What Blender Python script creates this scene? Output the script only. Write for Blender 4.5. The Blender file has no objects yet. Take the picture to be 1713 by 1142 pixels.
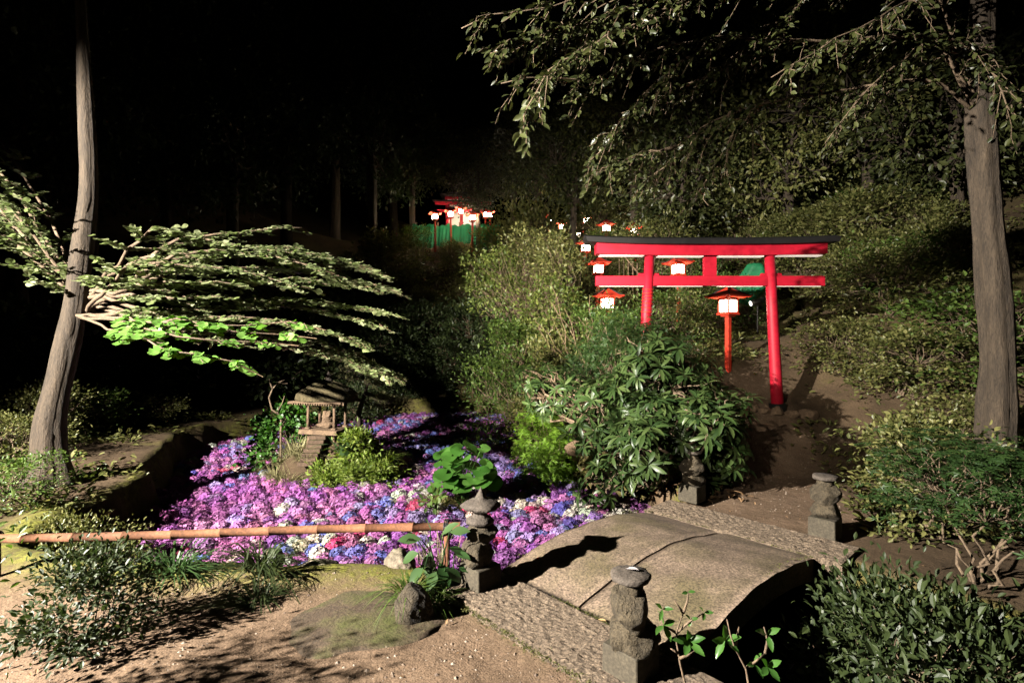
import bpy, math, random
import numpy as np
from mathutils import Vector, noise as mnoise

# ------------------------------------------------------------------ camera, world, lights, exposure
sc = bpy.context.scene
COL = sc.collection
CAMZ, F, CX, CY = 1.6, 863.0, 856.5, 571.0

cam_d = bpy.data.cameras.new('camera')
cam_d.sensor_width = 36.0
cam_d.lens = 36.0 * F / 1713.0
cam_d.clip_end = 400
cam_d.clip_start = 0.05
cam = bpy.data.objects.new('camera', cam_d)
cam.location = (0, 0, CAMZ)
cam.rotation_euler = (math.radians(90), 0, 0)
COL.objects.link(cam)
sc.camera = cam

world = bpy.data.worlds.new('World')
sc.world = world
world.use_nodes = True
wn = world.node_tree
sky = wn.nodes.new('ShaderNodeTexSky')
sky.sky_type = 'NISHITA'
sky.sun_disc = False
sky.sun_elevation = math.radians(-5.0)
sky.sun_rotation = math.radians(200)
bg = wn.nodes['Background']
wn.links.new(sky.outputs['Color'], bg.inputs['Color'])
bg.inputs['Strength'].default_value = 0.05

def spot(name, loc, aim, power, angle, blend=0.35, size=0.06, color=(1, .93, .82)):
    l = bpy.data.lights.new(name, 'SPOT')
    l.energy = power
    l.spot_size = math.radians(angle)
    l.spot_blend = blend
    l.shadow_soft_size = size
    l.color = color
    o = bpy.data.objects.new(name, l)
    o.location = loc
    o.rotation_euler = (Vector(aim) - Vector(loc)).to_track_quat('-Z', 'Y').to_euler()
    COL.objects.link(o)
    return o

# pond and hill floodlights standing out of frame on the left, as shadows and uplit branches show
spot('pond_floodlight', (-8.4, -.9, 4.7), (-0.2, 7.0, -0.4), 24000, 68, 0.35, 0.07, (1, .93, .84))
spot('hill_floodlight', (-1.9, .4, .75), (0.8, 10.5, 2.5), 8000, 37, 0.9, 0.07, (1, .90, .74))
spot('path_fill_light', (-2.6, -1.6, 3.7), (3.7, 8.3, 1.5), 2000, 30, 0.7, 0.07, (1, .90, .76))  # added unseen lamp that brightens the path and torii

vs = sc.view_settings
vs.view_transform = 'Standard'
vs.look = 'None'
vs.exposure = 0.0
vs.gamma = 1.0
vs.use_curve_mapping = False
sc.render.engine = 'CYCLES'
cy = sc.cycles
cy.use_denoising = True
cy.max_bounces = 5
cy.diffuse_bounces = 0
cy.glossy_bounces = 2
cy.transmission_bounces = 3
cy.transparent_max_bounces = 6
cy.sample_clamp_indirect = 3.0
cy.caustics_reflective = False
cy.caustics_refractive = False

# ------------------------------------------------------------------ helpers
def P(px, py, Y):
    return np.array([(px - CX) / F * Y, Y, CAMZ - (py - CY) / F * Y])

def nrm(v):
    v = np.asarray(v, float)
    return v / np.maximum(np.linalg.norm(v, axis=-1, keepdims=True), 1e-9)

def np_mesh(name, V, FL, smooth=False):
    """V (n,3); FL list of int arrays (m,k)"""
    me = bpy.data.meshes.new(name)
    V = np.asarray(V, np.float32)
    me.vertices.add(len(V))
    me.vertices.foreach_set('co', V.ravel())
    FL = [np.asarray(f, np.int32) for f in FL if len(f)]
    nl = sum(f.size for f in FL)
    npoly = sum(len(f) for f in FL)
    me.loops.add(nl)
    me.polygons.add(npoly)
    me.loops.foreach_set('vertex_index', np.concatenate([f.ravel() for f in FL]))
    tot = np.concatenate([np.full(len(f), f.shape[1], np.int32) for f in FL])
    st = np.concatenate([[0], np.cumsum(tot)[:-1]]).astype(np.int32)
    me.polygons.foreach_set('loop_start', st)
    me.update(calc_edges=True)
    me.polygons.foreach_set('use_smooth', np.full(npoly, bool(smooth)))
    return me

def trunk_tube(mb, pts, rad, seed, flare=1.5, seg=22):
    r = np.random.default_rng(seed)
    pts = np.asarray(pts, float)
    t = np.linspace(0, len(pts) - 1, 40)
    k = np.arange(len(pts))
    P2 = np.stack([np.interp(t, k, pts[:, i]) for i in range(3)], 1)
    for _ in range(3):
        P2[1:-1] = (P2[:-2] + P2[1:-1] * 2 + P2[2:]) / 4
    R2 = np.interp(t, k, np.asarray(rad, float))
    zz = (P2[:, 2] - P2[0, 2])
    R2 = R2 * (1 + (flare - 1) * np.exp(-zz / (rad[0] * 1.8)))
    n0 = len(mb.V)
    mb.tube(P2, R2, seg)
    V = mb.V[n0].reshape(40, seg, 3)
    ang = np.linspace(0, 2 * np.pi, seg, endpoint=False)
    rip = .07 * np.sin(ang * 5 + r.uniform(0, 6)) + .05 * np.sin(ang * 9 + r.uniform(0, 6)) + .03 * np.sin(ang * 13 + 1)
    f = 1 + rip[None] * (1 + 1.6 * np.exp(-zz / (rad[0] * 2)))[:, None] + r.normal(0, .018, (40, seg)) + (.05 * np.sin(np.linspace(0, 31, 40) + r.uniform(0, 6)))[:, None]
    mb.V[n0] = (P2[:, None] + (V - P2[:, None]) * f[:, :, None]).reshape(-1, 3)

class MB:
    def __init__(s):
        s.V, s.F, s.n, s.C = [], {}, 0, []
    def add(s, V, FL, col=None):
        V = np.asarray(V, float)
        s.V.append(V)
        for f in FL:
            f = np.asarray(f, int)
            if f.size == 0:
                continue
            s.F.setdefault(f.shape[1], []).append(f + s.n)
        s.n += len(V)
        if col is not None:
            s.C.append(col)
    def box(s, c, size, rz=0.0, taper=1.0, bev=0.0):
        x, y, z = [q / 2 for q in size]
        b = min(bev, x * .45, y * .45, z * .45) if bev else 0
        if b:
            V = []
            for zz, ins, t in ((-z, b, 1), (-z + b, 0, 1), (z - b, 0, taper), (z, b, taper)):
                X, Yy = x * t, y * t
                for (sx, sy) in ((-1, -1), (1, -1), (1, 1), (-1, 1)):
                    if sx * sy > 0:
                        V += [(sx * (X - ins), sy * (Yy - b - ins) , zz), (sx * (X - b - ins), sy * (Yy - ins), zz)]
                    else:
                        V += [(sx * (X - b - ins), sy * (Yy - ins), zz), (sx * (X - ins), sy * (Yy - b - ins), zz)]
            V = np.array(V)
            q = []
            for r in range(3):
                for k in range(8):
                    q.append((r * 8 + k, r * 8 + (k + 1) % 8, (r + 1) * 8 + (k + 1) % 8, (r + 1) * 8 + k))
            o8 = [tuple(range(7, -1, -1)), tuple(range(24, 32))]
            fl = [q, o8]
        else:
            V = np.array([(-x, -y, -z), (x, -y, -z), (x, y, -z), (-x, y, -z),
                          (-x * taper, -y * taper, z), (x * taper, -y * taper, z), (x * taper, y * taper, z), (-x * taper, y * taper, z)])
            fl = [[(0, 3, 2, 1), (4, 5, 6, 7), (0, 1, 5, 4), (1, 2, 6, 5), (2, 3, 7, 6), (3, 0, 4, 7)]]
        c_, s_ = math.cos(rz), math.sin(rz)
        R = np.array([[c_, -s_, 0], [s_, c_, 0], [0, 0, 1]])
        s.add(V @ R.T + np.asarray(c, float), fl)
    def tube(s, pts, rad, seg=6, cap=True):
        pts = np.asarray(pts, float)
        n = len(pts)
        rad = np.broadcast_to(np.asarray(rad, float), (n,))
        T = nrm(np.gradient(pts, axis=0))
        a = np.array([0, 0, 1.0]) if abs(T[0][2]) < .9 else np.array([1.0, 0, 0])
        u = nrm(np.cross(T[0], a))
        ang = np.linspace(0, 2 * np.pi, seg, endpoint=False)
        V = []
        for i in range(n):
            u = u - T[i] * np.dot(u, T[i])
            u = nrm(u)
            w = np.cross(T[i], u)
            V.append(pts[i] + rad[i] * (np.cos(ang)[:, None] * u + np.sin(ang)[:, None] * w))
        V = np.concatenate(V)
        k = np.arange(seg)
        q = []
        for i in range(n - 1):
            q.append(np.stack([i * seg + k, i * seg + (k + 1) % seg, (i + 1) * seg + (k + 1) % seg, (i + 1) * seg + k], 1))
        fl = [np.concatenate(q)]
        if cap:
            fl.append(np.array([np.arange(seg)[::-1], (n - 1) * seg + np.arange(seg)]))
        s.add(V, fl)
    def lathe(s, prof, c=(0, 0, 0), seg=20, jitter=0.0, rng=None):
        ang = np.linspace(0, 2 * np.pi, seg, endpoint=False)
        j = 1 + (jitter * rng.standard_normal(seg) if jitter else 0)
        V = []
        for r, z in prof:
            V.append(np.stack([np.cos(ang) * r * j, np.sin(ang) * r * j, np.full(seg, z)], 1))
        V = np.concatenate(V) + np.asarray(c, float)
        k = np.arange(seg)
        q = [np.stack([i * seg + k, i * seg + (k + 1) % seg, (i + 1) * seg + (k + 1) % seg, (i + 1) * seg + k], 1) for i in range(len(prof) - 1)]
        s.add(V, [np.concatenate(q), np.array([np.arange(seg)[::-1], (len(prof) - 1) * seg + np.arange(seg)])])
    def build(s, name, mat, parent=None, smooth=False, loc=None):
        V = np.concatenate(s.V)
        me = np_mesh(name, V, [np.concatenate(f) for f in s.F.values()], smooth)
        if s.C:
            at = me.color_attributes.new('tint', 'FLOAT_COLOR', 'POINT')
            at.data.foreach_set('color', np.concatenate(s.C).astype(np.float32).ravel())
        me.materials.append(mat)
        o = bpy.data.objects.new(name, me)
        COL.objects.link(o)
        if parent is not None:
            o.parent = parent
        if loc is not None:
            o.location = loc
        return o

def tag(o, label=None, cat=None, group=None, kind=None):
    if label: o['label'] = label
    if cat: o['category'] = cat
    if group: o['group'] = group
    if kind: o['kind'] = kind
    return o

def thing(name, label, cat, loc=(0, 0, 0), rz=0.0, group=None, scale=1.0):
    o = bpy.data.objects.new(name, None)
    o.empty_display_size = .1
    COL.objects.link(o)
    o.location = tuple(float(v) for v in loc)
    o.rotation_euler = (0, 0, rz)
    o.scale = (scale,) * 3 if np.isscalar(scale) else scale
    return tag(o, label, cat, group)

CHILD = {}
def copy_tree(root, loc, rz, label, scale=1.0, group=None):
    r = root.copy()
    COL.objects.link(r)
    r.location = tuple(float(v) for v in loc)
    r.rotation_euler = (0, 0, rz)
    r.scale = (scale,) * 3 if np.isscalar(scale) else scale
    r['label'] = label
    if group: r['group'] = group
    for ch in list(root.children):
        c = ch.copy(); COL.objects.link(c); c.parent = r
        for g in list(ch.children):
            d = g.copy(); COL.objects.link(d); d.parent = c
    return r

# leaf templates: (verts x across / y along / z up, faces)
T_OVAL = (np.array([(0, 0, 0), (.42, .3, .07), (.5, .55, .07), (.28, .82, .03), (0, 1, -.07), (-.28, .82, .03), (-.5, .55, .07), (-.42, .3, .07), (0, .3, 0), (0, .55, 0), (0, .82, -.03)]),
          [[(0, 1, 8), (10, 3, 4), (0, 8, 7), (10, 4, 5)], [(8, 1, 2, 9), (9, 2, 3, 10), (8, 9, 6, 7), (9, 10, 5, 6)]])
T_QUAD = (np.array([(0, 0, 0), (.5, .5, .08), (0, 1, -.04), (-.5, .5, .08)]), [[(0, 1, 2), (0, 2, 3)]])
T_LANCE = (np.array([(0, 0, 0), (.36, .25, .05), (.5, .55, .06), (.36, .82, -.03), (0, 1, -.14), (-.36, .82, -.03), (-.5, .55, .06), (-.36, .25, .05), (0, .25, .025), (0, .55, .03), (0, .82, -.055)]),
           T_OVAL[1])
_a = np.linspace(-2.75, 2.75, 13)
_rim = np.stack([np.sin(_a) * .5, .28 + np.cos(_a) * .5 , .05 * np.cos(_a * 3)], 1)
T_ROUND = (np.concatenate([[(0, .1, -.06)], _rim]), [[(0, i + 1, i + 2) for i in range(12)]])
T_ROUND[0][:, 1] -= .1
# palmate (maple-like) leaf
_pv, _pf = [(0, 0, 0)], []
for _k, (_an, _l) in enumerate(((-1.9, .5), (-.95, .85), (0, 1.0), (.95, .85), (1.9, .5))):
    _b = len(_pv)
    _pv += [(math.sin(_an - .32) * _l * .5, math.cos(_an - .32) * _l * .5, .03), (math.sin(_an) * _l, math.cos(_an) * _l, -.06), (math.sin(_an + .32) * _l * .5, math.cos(_an + .32) * _l * .5, .03)]
    _pf += [(0, _b, _b + 1), (0, _b + 1, _b + 2)]
T_PALM = (np.array(_pv), [_pf])

def scatter(mb, T, pos, ydir, up, length, width, col=None):
    pos = np.asarray(pos, float)
    n = len(pos)
    y = nrm(ydir)
    up = np.broadcast_to(np.asarray(up, float), (n, 3))
    x = np.cross(y, up)
    bad = np.linalg.norm(x, axis=1) < 1e-3
    x[bad] = (1, 0, 0)
    x = nrm(x)
    z = np.cross(x, y)
    L = np.broadcast_to(np.asarray(length, float), (n,))[:, None, None]
    W = np.broadcast_to(np.asarray(width, float), (n,))[:, None, None]
    tv = T[0]
    V = pos[:, None, :] + tv[None, :, 0:1] * W * x[:, None, :] + tv[None, :, 1:2] * L * y[:, None, :] + tv[None, :, 2:3] * L * z[:, None, :]
    k = len(tv)
    off = (np.arange(n) * k)[:, None, None]
    FL = []
    for f in T[1]:
        f = np.asarray(f)
        FL.append((off + f[None]).reshape(-1, f.shape[1]))
    mb.add(V.reshape(-1, 3), FL, None if col is None else np.repeat(col, k, 0))

def blades(mb, base, dirs, length, width, curve, seg=5):
    """arching grass blades; curve = droop"""
    n = len(base)
    t = np.linspace(0, 1, seg + 1)
    d = nrm(dirs)
    L = np.broadcast_to(np.asarray(length, float), (n,))
    Cv = np.broadcast_to(np.asarray(curve, float), (n,))
    W = np.broadcast_to(np.asarray(width, float), (n,))
    side = nrm(np.cross(d, np.array([0, 0, 1.0])) + 1e-6)
    hor = d.copy(); hor[:, 2] = 0
    hor = nrm(hor + 1e-6)
    pts = base[:, None, :] + d[:, None, :] * (L[:, None] * t)[:, :, None] + hor[:, None, :] * (L[:, None] * Cv[:, None] * .5 * t ** 2)[:, :, None]
    pts[:, :, 2] -= L[:, None] * Cv[:, None] * t ** 2.2
    w = (W[:, None] * (1 - t ** 2) * .5 + .0004)[:, :, None]
    Lf = pts - side[:, None, :] * w
    Rt = pts + side[:, None, :] * w
    V = np.stack([Lf, Rt], 2).reshape(n, -1, 3)
    k = (seg + 1) * 2
    f = np.array([(2 * i, 2 * i + 1, 2 * i + 3, 2 * i + 2) for i in range(seg)])
    mb.add(V.reshape(-1, 3), [((np.arange(n) * k)[:, None, None] + f[None]).reshape(-1, 4)])

# ------------------------------------------------------------------ materials
def mat(name):
    m = bpy.data.materials.new(name)
    m.use_nodes = True
    nt = m.node_tree
    return m, nt, nt.nodes['Principled BSDF']

def N(nt, t, **kw):
    n = nt.nodes.new(t)
    for k, v in kw.items():
        if k in n.inputs:
            n.inputs[k].default_value = v
        else:
            setattr(n, k, v)
    return n

def ramp(nt, src, stops):
    r = nt.nodes.new('ShaderNodeValToRGB')
    e = r.color_ramp.elements
    while len(e) < len(stops):
        e.new(.5)
    for el, (p, c) in zip(e, stops):
        el.position = p
        el.color = (*c, 1)
    nt.links.new(src, r.inputs[0])
    return r.outputs[0]

def bump(nt, b, height, strength, dist=.02, chain=None):
    n = nt.nodes.new('ShaderNodeBump')
    n.inputs['Strength'].default_value = strength
    n.inputs['Distance'].default_value = dist
    nt.links.new(height, n.inputs['Height'])
    if chain is not None:
        nt.links.new(chain, n.inputs['Normal'])
    nt.links.new(n.outputs[0], b.inputs['Normal'])
    return n.outputs[0]

def leaf_mat(name, stops, rough=.42, transl=.3, tcol=None, spec=.5, coat=0):
    m, nt, b = mat(name)
    g = nt.nodes.new('ShaderNodeNewGeometry')
    c = ramp(nt, g.outputs['Random Per Island'], [(i / max(1, len(stops) - 1), s) for i, s in enumerate(stops)])
    nt.links.new(c, b.inputs['Base Color'])
    b.inputs['Roughness'].default_value = rough
    b.inputs['Specular IOR Level'].default_value = spec
    if coat:
        b.inputs['Coat Weight'].default_value = coat
        b.inputs['Coat Roughness'].default_value = .25
    if transl:
        t = nt.nodes.new('ShaderNodeBsdfTranslucent')
        hs = N(nt, 'ShaderNodeHueSaturation', Saturation=1.15, Value=1.5)
        nt.links.new(c, hs.inputs['Color'])
        nt.links.new(hs.outputs[0], t.inputs['Color'])
        mx = nt.nodes.new('ShaderNodeMixShader')
        mx.inputs[0].default_value = transl
        nt.links.new(b.outputs[0], mx.inputs[1])
        nt.links.new(t.outputs[0], mx.inputs[2])
        nt.links.new(mx.outputs[0], nt.nodes['Material Output'].inputs['Surface'])
    return m

def coords(nt):
    return nt.nodes.new('ShaderNodeTexCoord').outputs['Object']

def noise_n(nt, vec, scale, detail=6, rough=.6, dist=0):
    n = N(nt, 'ShaderNodeTexNoise', Scale=scale, Detail=detail, Roughness=rough, Distortion=dist)
    nt.links.new(vec, n.inputs['Vector'])
    return n.outputs['Fac']

def mixc(nt, fac, a, b, mode='MIX'):
    n = nt.nodes.new('ShaderNodeMix')
    n.data_type = 'RGBA'
    n.blend_type = mode
    if isinstance(fac, float): n.inputs[0].default_value = fac
    else: nt.links.new(fac, n.inputs[0])
    for i, v in ((6, a), (7, b)):
        if isinstance(v, tuple): n.inputs[i].default_value = (*v, 1)
        else: nt.links.new(v, n.inputs[i])
    return n.outputs[2]

def rock_mat(name, c1, c2, moss=None, scale=6, strata=0.0, bs=.6, mossamt=.5, stretch=1.0, speck=.35):
    m, nt, b = mat(name)
    v = coords(nt)
    if stretch != 1.0:
        mp = nt.nodes.new('ShaderNodeMapping')
        mp.inputs['Scale'].default_value = (1, 1, stretch)
        nt.links.new(v, mp.inputs['Vector'])
        v = mp.outputs[0]
    n1 = noise_n(nt, v, scale, 8, .65)
    c = ramp(nt, n1, [(.3, c1), (.7, c2)])
    n2 = noise_n(nt, v, scale * 14, 3, .6)
    c = mixc(nt, .55, c, ramp(nt, n2, [(.3, (.35, .33, .3)), (.7, (1.25, 1.2, 1.15))]), 'MULTIPLY')
    if moss:
        g = nt.nodes.new('ShaderNodeNewGeometry')
        sp = nt.nodes.new('ShaderNodeSeparateXYZ')
        nt.links.new(g.outputs['Normal'], sp.inputs[0])
        ad = N(nt, 'ShaderNodeMath', operation='MULTIPLY')
        nt.links.new(sp.outputs[2], ad.inputs[0])
        nt.links.new(noise_n(nt, v, scale * .9, 5), ad.inputs[1])
        f = ramp(nt, ad.outputs[0], [(.5 - .25 * mossamt, (0, 0, 0)), (.75 - .3 * mossamt, (1, 1, 1))])
        c = mixc(nt, f, c, moss)
    n3 = noise_n(nt, v, 75, 2, .7)
    c = mixc(nt, speck, c, ramp(nt, n3, [(.34, (.35, .34, .33)), (.5, (1, 1, 1)), (.66, (1.75, 1.7, 1.65))]), 'MULTIPLY')
    nt.links.new(c, b.inputs['Base Color'])
    b.inputs['Roughness'].default_value = .85
    ch = bump(nt, b, n1, bs, .05)
    if strata:
        w = N(nt, 'ShaderNodeTexWave', Scale=9.0, Distortion=6.0, Detail=4.0)
        w.bands_direction = 'DIAGONAL'
        nt.links.new(v, w.inputs['Vector'])
        ch = bump(nt, b, w.outputs['Fac'], strata, .02, ch)
    bump(nt, b, n2, bs * .8, .008, ch)
    return m

def plain(name, col, rough=.6, nz=.2, scale=20, spec=.4):
    m, nt, b = mat(name)
    mp = nt.nodes.new('ShaderNodeMapping')
    mp.inputs['Scale'].default_value = (.35, 1, 1)
    nt.links.new(coords(nt), mp.inputs['Vector'])
    n = noise_n(nt, mp.outputs[0], scale, 8, .7)
    c = ramp(nt, n, [(.25, tuple(q * (1 - nz) for q in col)), (.75, tuple(min(1, q * (1 + nz)) for q in col))])
    n4 = noise_n(nt, coords(nt), scale * .22, 9, .75)
    c = mixc(nt, min(1.0, nz * 2.5), c, ramp(nt, n4, [(.34, (.55, .5, .5)), (.5, (1, 1, 1))]), 'MULTIPLY')
    nt.links.new(c, b.inputs['Base Color'])
    b.inputs['Roughness'].default_value = rough
    b.inputs['Specular IOR Level'].default_value = spec
    bump(nt, b, n, .3, .01)
    return m

def emit_mat(name, col, strength):
    m, nt, b = mat(name)
    b.inputs['Base Color'].default_value = (*[.8 * c for c in col], 1)
    b.inputs['Emission Color'].default_value = (*col, 1)
    b.inputs['Emission Strength'].default_value = strength
    return m

M = {}
M['rock'] = rock_mat('weathered_rock', (.10, .085, .06), (.30, .25, .18), (.07, .09, .02), 7, .35)
M['strata_rock'] = rock_mat('layered_rock', (.035, .028, .017), (.145, .115, .07), None, 8, .3, 1.2)
M['block'] = rock_mat('block_stone', (.06, .05, .034), (.105, .09, .06), (.05, .055, .02), 4, 0, .25, .25)
M['cap'] = rock_mat('cap_stone', (.065, .054, .044), (.135, .112, .09), None, 7, 0, .6)
M['pave'] = rock_mat('bridge_granite', (.18, .135, .098), (.30, .228, .165), (.13, .105, .055), 2.6, 0, .25, .30, speck=.8)
M['pit'] = rock_mat('pitted_stone', (.17, .13, .092), (.28, .215, .15), None, 22, 0, .8, speck=.75)
M['flat'] = rock_mat('flat_earthy_rock', (.06, .042, .026), (.125, .09, .056), (.07, .075, .018), 5, 0, .5, .25)
M['stepstone'] = rock_mat('mossy_step_stone', (.07, .045, .028), (.16, .105, .065), (.07, .08, .02), 9, 0, .6, .4)
M['brownstone'] = rock_mat('brown_stone', (.13, .085, .052), (.28, .19, .115), None, 9, 0, .7)
M['red'] = plain('vermilion_paint', (.42, .006, .022), .55, .3, 9)
M['lacquer'] = plain('vermilion_wood', (.60, .045, .02), .5, .25, 12)
M['black'] = plain('black_paint', (.008, .007, .007), .6, .3, 10)
M['white'] = plain('white_paint', (.75, .72, .68), .6, .06, 8)
M['bark'] = rock_mat('bark', (.03, .022, .014), (.095, .07, .045), None, 12, 0, .9, stretch=.18)
M['twig'] = rock_mat('twig_bark', (.10, .07, .045), (.26, .19, .12), None, 15, 0, .4)
M['bamboo'] = rock_mat('bamboo_culm', (.13, .052, .024), (.23, .098, .042), None, 3, 0, .1)
M['node'] = plain('bamboo_node', (.22, .11, .05), .6, .2)
M['greennet'] = leaf_mat('green_net', [(.012, .19, .075), (.012, .19, .075)], .7, .5)
M['tarp'] = plain('green_tarp', (.01, .16, .06), .6, .3, 6)
M['grey'] = plain('dark_metal', (.05, .05, .05), .4, .2)
M['lamp'] = emit_mat('lit_paper', (1.0, .84, .62), 38)
M['lamp_far'] = emit_mat('lit_paper_far', (1.0, .82, .58), 170)
M['strip'] = emit_mat('underside_glow', (1, .84, .72), .7)
M['led'] = emit_mat('floodlight_lens', (1, .97, .9), 3)

# ------------------------------------------------------------------ terrain
rng = np.random.default_rng(7)
U = np.array([.74, .673]); VV = np.array([.673, -.74])
POND = np.array([(-3.7, 4.1), (-3.0, 3.84), (-1.9, 3.74), (-.8, 3.74), (-.3, 3.72), (.03, 3.55), (.14, 3.42), (.98, 2.50), (2.0, 1.3), (2.6, .4), (4.2, .9),
                 (3.3, 2.55), (2.25, 3.86), (1.47, 4.80), (1.62, 5.3), (1.82, 5.8), (1.72, 6.4), (1.05, 7.0), (.75, 8), (.55, 10.5), (.05, 13.8), (-.4, 14.4), (-1.2, 14.7),
                 (-3.3, 14.2), (-5.2, 12.2), (-6.0, 9.5), (-5.0, 7.4), (-4.35, 6.0), (-4.2, 5.0)])

def poly_sd(x, y, poly):
    """signed distance, positive inside"""
    d = np.full(x.shape, 1e9)
    ins = np.zeros(x.shape, bool)
    n = len(poly)
    for i in range(n):
        a, b = poly[i], poly[(i + 1) % n]
        ex, ey = b - a
        t = np.clip(((x - a[0]) * ex + (y - a[1]) * ey) / (ex * ex + ey * ey), 0, 1)
        d = np.minimum(d, np.hypot(x - a[0] - t * ex, y - a[1] - t * ey))
        c = ((a[1] > y) != (b[1] > y)) & (x < (b[0] - a[0]) * (y - a[1]) / (b[1] - a[1] + 1e-12) + a[0])
        ins ^= c
    return np.where(ins, d, -d)

def sstep(a, b, x):
    t = np.clip((x - a) / (b - a), 0, 1)
    return t * t * (3 - 2 * t)

_ph = rng.uniform(0, 6.28, (40, 3)); _fr = rng.normal(0, 1, (40, 2))
def vnoise(x, y, scale=1.0, n=14, o=0):
    s = 0
    for i in range(o, o + n):
        s = s + np.sin(x * _fr[i, 0] * scale + y * _fr[i, 1] * scale + _ph[i, 0])
    return s / math.sqrt(n)

ISL = (-2.72, 8.15, 1.22, .95)
def terrain(x, y):
    x = np.asarray(x, float); y = np.asarray(y, float)
    w = sstep(.7, 2.7, x)
    right = .37 * np.maximum(0, y - 6.0) * sstep(4.9, 7.0, y)
    left = .72 * np.clip(y - 14.8, 0, 8.6) + .35 * np.maximum(0, y - 30)
    h = w * right + (1 - w) * np.maximum(left, .05 * np.maximum(0, y - 6) * sstep(.3, .9, x))
    # far hill flattens
    h = np.where(h > 8, 8 + (h - 8) * .55, h)
    h = h + .45 * np.maximum(0, x - 4.6) * sstep(4, 8, y)          # bank on the right of the path
    h = h + .35 * np.maximum(0, -8 - x)
    # planting bed by the lantern, rising slope behind
    h = h + .35 * sstep(7.9, 8.5, y) * sstep(2.6, 3.4, x) * (1 - sstep(9, 11, y))
    h = h + (.018 * vnoise(x, y, 2.2) + .006 * vnoise(x, y, 9, 14, 14)) * (1 + .9 * np.clip(h, 0, 6))
    sd = poly_sd(x, y, POND)
    near = sd + .07 * vnoise(x, y, 4, 10, 20) * sstep(3.3, 3.6, y)
    inside = sstep(-.10, .16, near)
    lip = .05 * np.exp(-((sd + .22) / .15) ** 2) * (y > 3.3) * (x < -.3) * (y < 5)
    h = h * (1 - inside) - .66 * inside + lip
    # the island
    r = np.hypot((x - ISL[0]) / ISL[2], (y - ISL[1]) / ISL[3])
    h = np.maximum(h, -.66 + .84 * (1 - sstep(.25, 1.12, r + .06 * vnoise(x, y, 5, 8, 8))))
    r2 = np.hypot((x + .66) / .30, (y - 6.48) / .25)
    h = np.maximum(h, -.66 + .26 * (1 - sstep(.5, 1.1, r2)))
    return h

def gz(x, y):
    return float(terrain(np.array([x]), np.array([y]))[0])

def build_ground():
    xs = np.concatenate([np.linspace(-60, -7, 54)[:-1], np.linspace(-7, -3, 60)[:-1], np.linspace(-3, 4, 176)[:-1], np.linspace(4, 8, 50)[:-1], np.linspace(8, 60, 54)])
    ys = np.concatenate([np.linspace(-12, 1.2, 30)[:-1], np.linspace(1.2, 8.6, 186)[:-1], np.linspace(8.6, 26, 120)[:-1], np.linspace(26, 90, 60)])
    X, Y = np.meshgrid(xs, ys)
    Z = terrain(X, Y)
    V = np.stack([X, Y, Z], -1).reshape(-1, 3)
    nx, ny = len(xs), len(ys)
    i, j = np.meshgrid(np.arange(nx - 1), np.arange(ny - 1))
    a = (j * nx + i).ravel()
    me = np_mesh('ground', V, [np.stack([a, a + 1, a + nx + 1, a + nx], 1)], True)
    # masks: path sand, moss
    sd = poly_sd(X, Y, POND)
    path = sstep(-.12, .12, (1.0 - np.abs(X - (2.15 + (Y - 4.6) * .34)) + .1 * vnoise(X, Y, 3))) * sstep(4.0, 4.6, Y) * (1 - sstep(8.2, 8.6, Y + .3 * vnoise(X, Y, 2)))
    front = sstep(-.25, .15, (3.52 - Y - .12 * vnoise(X, Y, 3.0))) * (X < 2)
    path = np.maximum(path, front)
    moss = np.clip(np.exp(-((sd + .2) / .22) ** 2) * (Y < 5) * (X < .2) + .8 * sstep(.55, 1.3, vnoise(X, Y, 3.5, 12, 5)) * (Y < 4.5) * (X < -.35)
                   + .9 * np.exp(-((sd + .06) / .08) ** 2) * (Y > 3), 0, 1)
    moss = np.maximum(moss, (Y > 8) * sstep(-.3, .8, vnoise(X, Y, 3, 12, 3)) * .35)
    C = np.stack([path, moss, 0 * path, 0 * path + 1], -1).reshape(-1, 4)
    at = me.color_attributes.new('cover', 'FLOAT_COLOR', 'POINT')
    at.data.foreach_set('color', C.astype(np.float32).ravel())
    m, nt, b = mat('garden_ground')
    v = coords(nt)
    ca = N(nt, 'ShaderNodeAttribute', attribute_name='cover')
    sp = nt.nodes.new('ShaderNodeSeparateColor')
    nt.links.new(ca.outputs['Color'], sp.inputs[0])
    n1 = noise_n(nt, v, 2.4, 8, .65)
    n2 = noise_n(nt, v, 95, 3, .7)
    n3 = noise_n(nt, v, 12, 5, .6)
    soil = ramp(nt, n1, [(.3, (.055, .038, .022)), (.7, (.125, .085, .05))])
    sand = ramp(nt, n1, [(.28, (.125, .083, .051)), (.72, (.245, .168, .11))])
    c = mixc(nt, sp.outputs[0], soil, sand)
    mossc = ramp(nt, n3, [(.3, (.07, .08, .014)), (.7, (.19, .19, .035))])
    mm = N(nt, 'ShaderNodeMath', operation='MULTIPLY')
    nt.links.new(sp.outputs[1], mm.inputs[0])
    nt.links.new(ramp(nt, n3, [(.3, (.25, .25, .25)), (.6, (1, 1, 1))]), mm.inputs[1])
    c = mixc(nt, mm.outputs[0], c, mossc)
    c = mixc(nt, .75, c, ramp(nt, n2, [(.32, (.35, .33, .32)), (.5, (.95, .95, .95)), (.68, (1.5, 1.45, 1.4))]), 'MULTIPLY')
    nt.links.new(c, b.inputs['Base Color'])
    b.inputs['Roughness'].default_value = .92
    b.inputs['Specular IOR Level'].default_value = .2
    ch = bump(nt, b, n3, .5, .03)
    bump(nt, b, n2, .7, .008, ch)
    me.materials.append(m)
    o = bpy.data.objects.new('ground', me)
    COL.objects.link(o)
    tag(o, kind='structure')

build_ground()

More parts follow.
